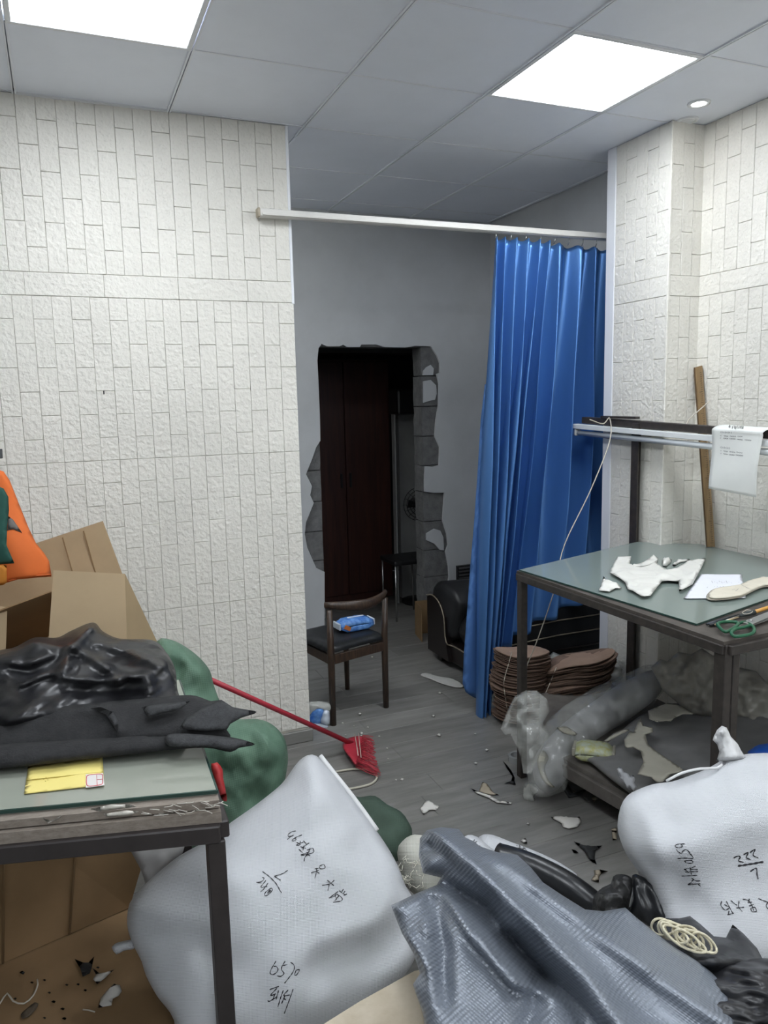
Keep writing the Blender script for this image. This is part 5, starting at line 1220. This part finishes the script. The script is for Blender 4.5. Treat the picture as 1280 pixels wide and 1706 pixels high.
tp = tag(link('tarpaulin', inflate(Q([(700,1396),(712,1383),(735,1378),(765,1381),(775,1395),(790,1402),(800,1410),(830,1420),(862,1424),(885,1445),(905,1470),(935,1490),(975,1515),(1005,1518),(1042,1512),(1060,1528),(1085,1548),(1120,1575),(1170,1606),(1200,1632),(1225,1655),(1248,1688),(1230,1706),(1260,1800),(900,1830),(720,1800),(705,1690),(688,1640),(700,1622),(690,1590),(670,1555),(656,1520),(652,1508),(690,1490),(728,1474),(735,1462),(705,1455),(698,1425)]), ptp.n, .10, .05, .010, .10, wr=((5,.015),), cr=((4,.022),(9,.007)), seed=14, closed_smooth=False,
   ridges=[(Q([(735,1395),(800,1450),(880,1530),(960,1610),(1040,1720)]), .030, .085), (Q([(735,1470),(800,1510),(860,1580),(920,1640),(1000,1720)]), .024, -.085), (Q([(780,1405),(880,1470),(1000,1560),(1120,1650),(1200,1700)]), .030, .045),
     (Q([(660,1515),(730,1490),(722,1550)]), .014, .035), (Q([(750,1490),(790,1550),(850,1620)]), .014, .055), (Q([(725,1500),(745,1580),(740,1660)]), .018, -.06), (Q([(690,1560),(720,1600),(735,1665)]), .014, .05), (Q([(850,1560),(900,1620),(880,1700)]), .018, -.05), (Q([(860,1630),(930,1660),(990,1706)]), .014, .045), (Q([(1085,1620),(1150,1650),(1230,1690)]), .02, -.02), (Q([(740,1395),(705,1430)]), .012, -.02)]), m_tarp),
   'large silver grey woven tarpaulin bag in the foreground', 'tarpaulin')

# ================================================================== SCRAPS ON THE FLOOR
m_tan = mat('tan_leather_scrap', (.33,.28,.21), .8, var=.08)
scrap('leather_scrap', [(918,1362),(930,1360),(945,1362),(966,1361),(969,1370),(962,1378),(948,1381),(938,1378),(936,1372)], m_wsc, lab='ragged white scrap alone on the floor before the platform', cat='leather scrap', seed=1)
scrap('leather_scrap', [(700,1348),(708,1336),(716,1334),(724,1340),(732,1344),(727,1350),(716,1350),(706,1358)], m_wsc, th=.005, curl=.012, lab='crumpled white scrap on the floor behind the tarpaulin', cat='leather scrap', seed=2)
scrap('leather_scrap', [(804,1303),(812,1306),(822,1320),(832,1325),(815,1324),(798,1319)], m_tan, lab='tan pointed scrap on the floor', cat='leather scrap', seed=3)
scrap('leather_scrap', [(783,1313),(800,1320),(818,1326),(830,1334),(853,1337),(852,1340),(828,1338),(815,1330),(796,1323)], m_wsc, lab='long white sliver beside the tan pointed scrap', cat='leather scrap', seed=4)
scrap('leather_scrap', [(838,1268),(845,1275),(852,1284),(858,1296),(857,1300),(860,1308),(850,1305),(840,1306),(852,1301),(854,1294),(846,1282)], m_dk, lab='black wavy leather sliver on the floor by the clear bag', cat='leather scrap', seed=5)
scrap('leather_scrap', [(956,1402),(972,1408),(985,1410),(1004,1409),(992,1418),(991,1430),(994,1440),(982,1432),(974,1418)], m_dk, lab='black three pointed leather scrap near the right sack', cat='leather scrap', seed=6)
scrap('leather_scrap', [(990,1450),(1000,1449),(1013,1452),(1002,1455),(998,1462),(998,1470),(985,1466),(991,1458)], m_tan, lab='tan crescent scrap just above the wrinkled black ball', cat='leather scrap', seed=7)
scrap('leather_scrap', [(1019,1381),(1028,1379),(1028,1399),(1021,1400)], m_tan, lab='small square tan scrap at the right sack foot', cat='leather scrap', seed=8)
scrap('leather_scrap', [(867,1400),(876,1396),(879,1406),(872,1404)], m_wsc, lab='small white triangle scrap above the flat sack', cat='leather scrap', seed=9)
scrap('leather_scrap', [(953,1415),(960,1417),(964,1421),(956,1421)], m_wsc, lab='tiny white sliver left of the black three pointed scrap', cat='leather scrap', seed=10)
scrap('leather_scrap', [(930,1305),(940,1302),(948,1308),(955,1322),(965,1318),(985,1312),(965,1326),(948,1330),(940,1318)], m_dk, lab='black torn scrap in the shade under the platform', cat='leather scrap', seed=11)
scrap('leather_scrap', [(986,1331),(990,1327),(996,1332),(990,1337)], m_tan, th=.008, lab='small tan lump in the shade under the platform', cat='leather scrap', seed=12)
k = 0
for x, y, s in [(600,1190,3),(590,1210,2),(613,1212,2),(602,1222,3),(602,1226,2),(632,1227,2),(670,1299,3),(660,1300,2),(732,1225,4),(792,1223,2),(792,1272,2),(811,1250,3),(793,1272,3),(620,1095,2),(722,1193,3),(733,1155,3),(571,1205,2),(645,1247,2),(576,1225,2),(880,1373,3),(647,1265,2)]:
    k += 1
    scrap('floor_crumb', [(x-s,y),(x-s*.2,y-s*.7),(x+s,y-s*.3),(x+s*.5,y+s*.6)], m_wsc, th=.004, curl=.002, res=.006, seed=k, lab='tiny white crumb scattered on the grey floor', cat='crumb', group='white crumbs on the floor')
o = tag(link('dirt_speck', tube([Vector((at(173,654,1,YW-.006).x, YW-.009, at(173,651,1,YW).z)), Vector((at(173,654,1,YW-.006).x, YW-.009, at(173,657,1,YW).z))], .003, 6), m_ink), 'single dark speck stuck on the left brick wall', 'speck')

# ================================================================== put every lone mesh's origin at its foot
bpy.context.view_layer.update()
for o in list(S.objects):
    if o.type == 'MESH' and o.parent is None and o.data.users == 1 and o.location.length < 1e-9 and not o.rotation_euler.to_quaternion().angle > 1e-6:
        if len(o.data.vertices) == 0: continue
        cs = np.empty(len(o.data.vertices)*3, np.float32); o.data.vertices.foreach_get('co', cs); cs = cs.reshape(-1, 3)
        if o.get('kind') == 'structure': continue
        lo, hi = cs.min(0), cs.max(0); c = Vector((float((lo[0]+hi[0])/2), float((lo[1]+hi[1])/2), float(lo[2])))
        o.data.transform(Matrix.Translation(-c)); o.location = c
        for k in o.children: k.matrix_parent_inverse = Matrix.Translation(-c)
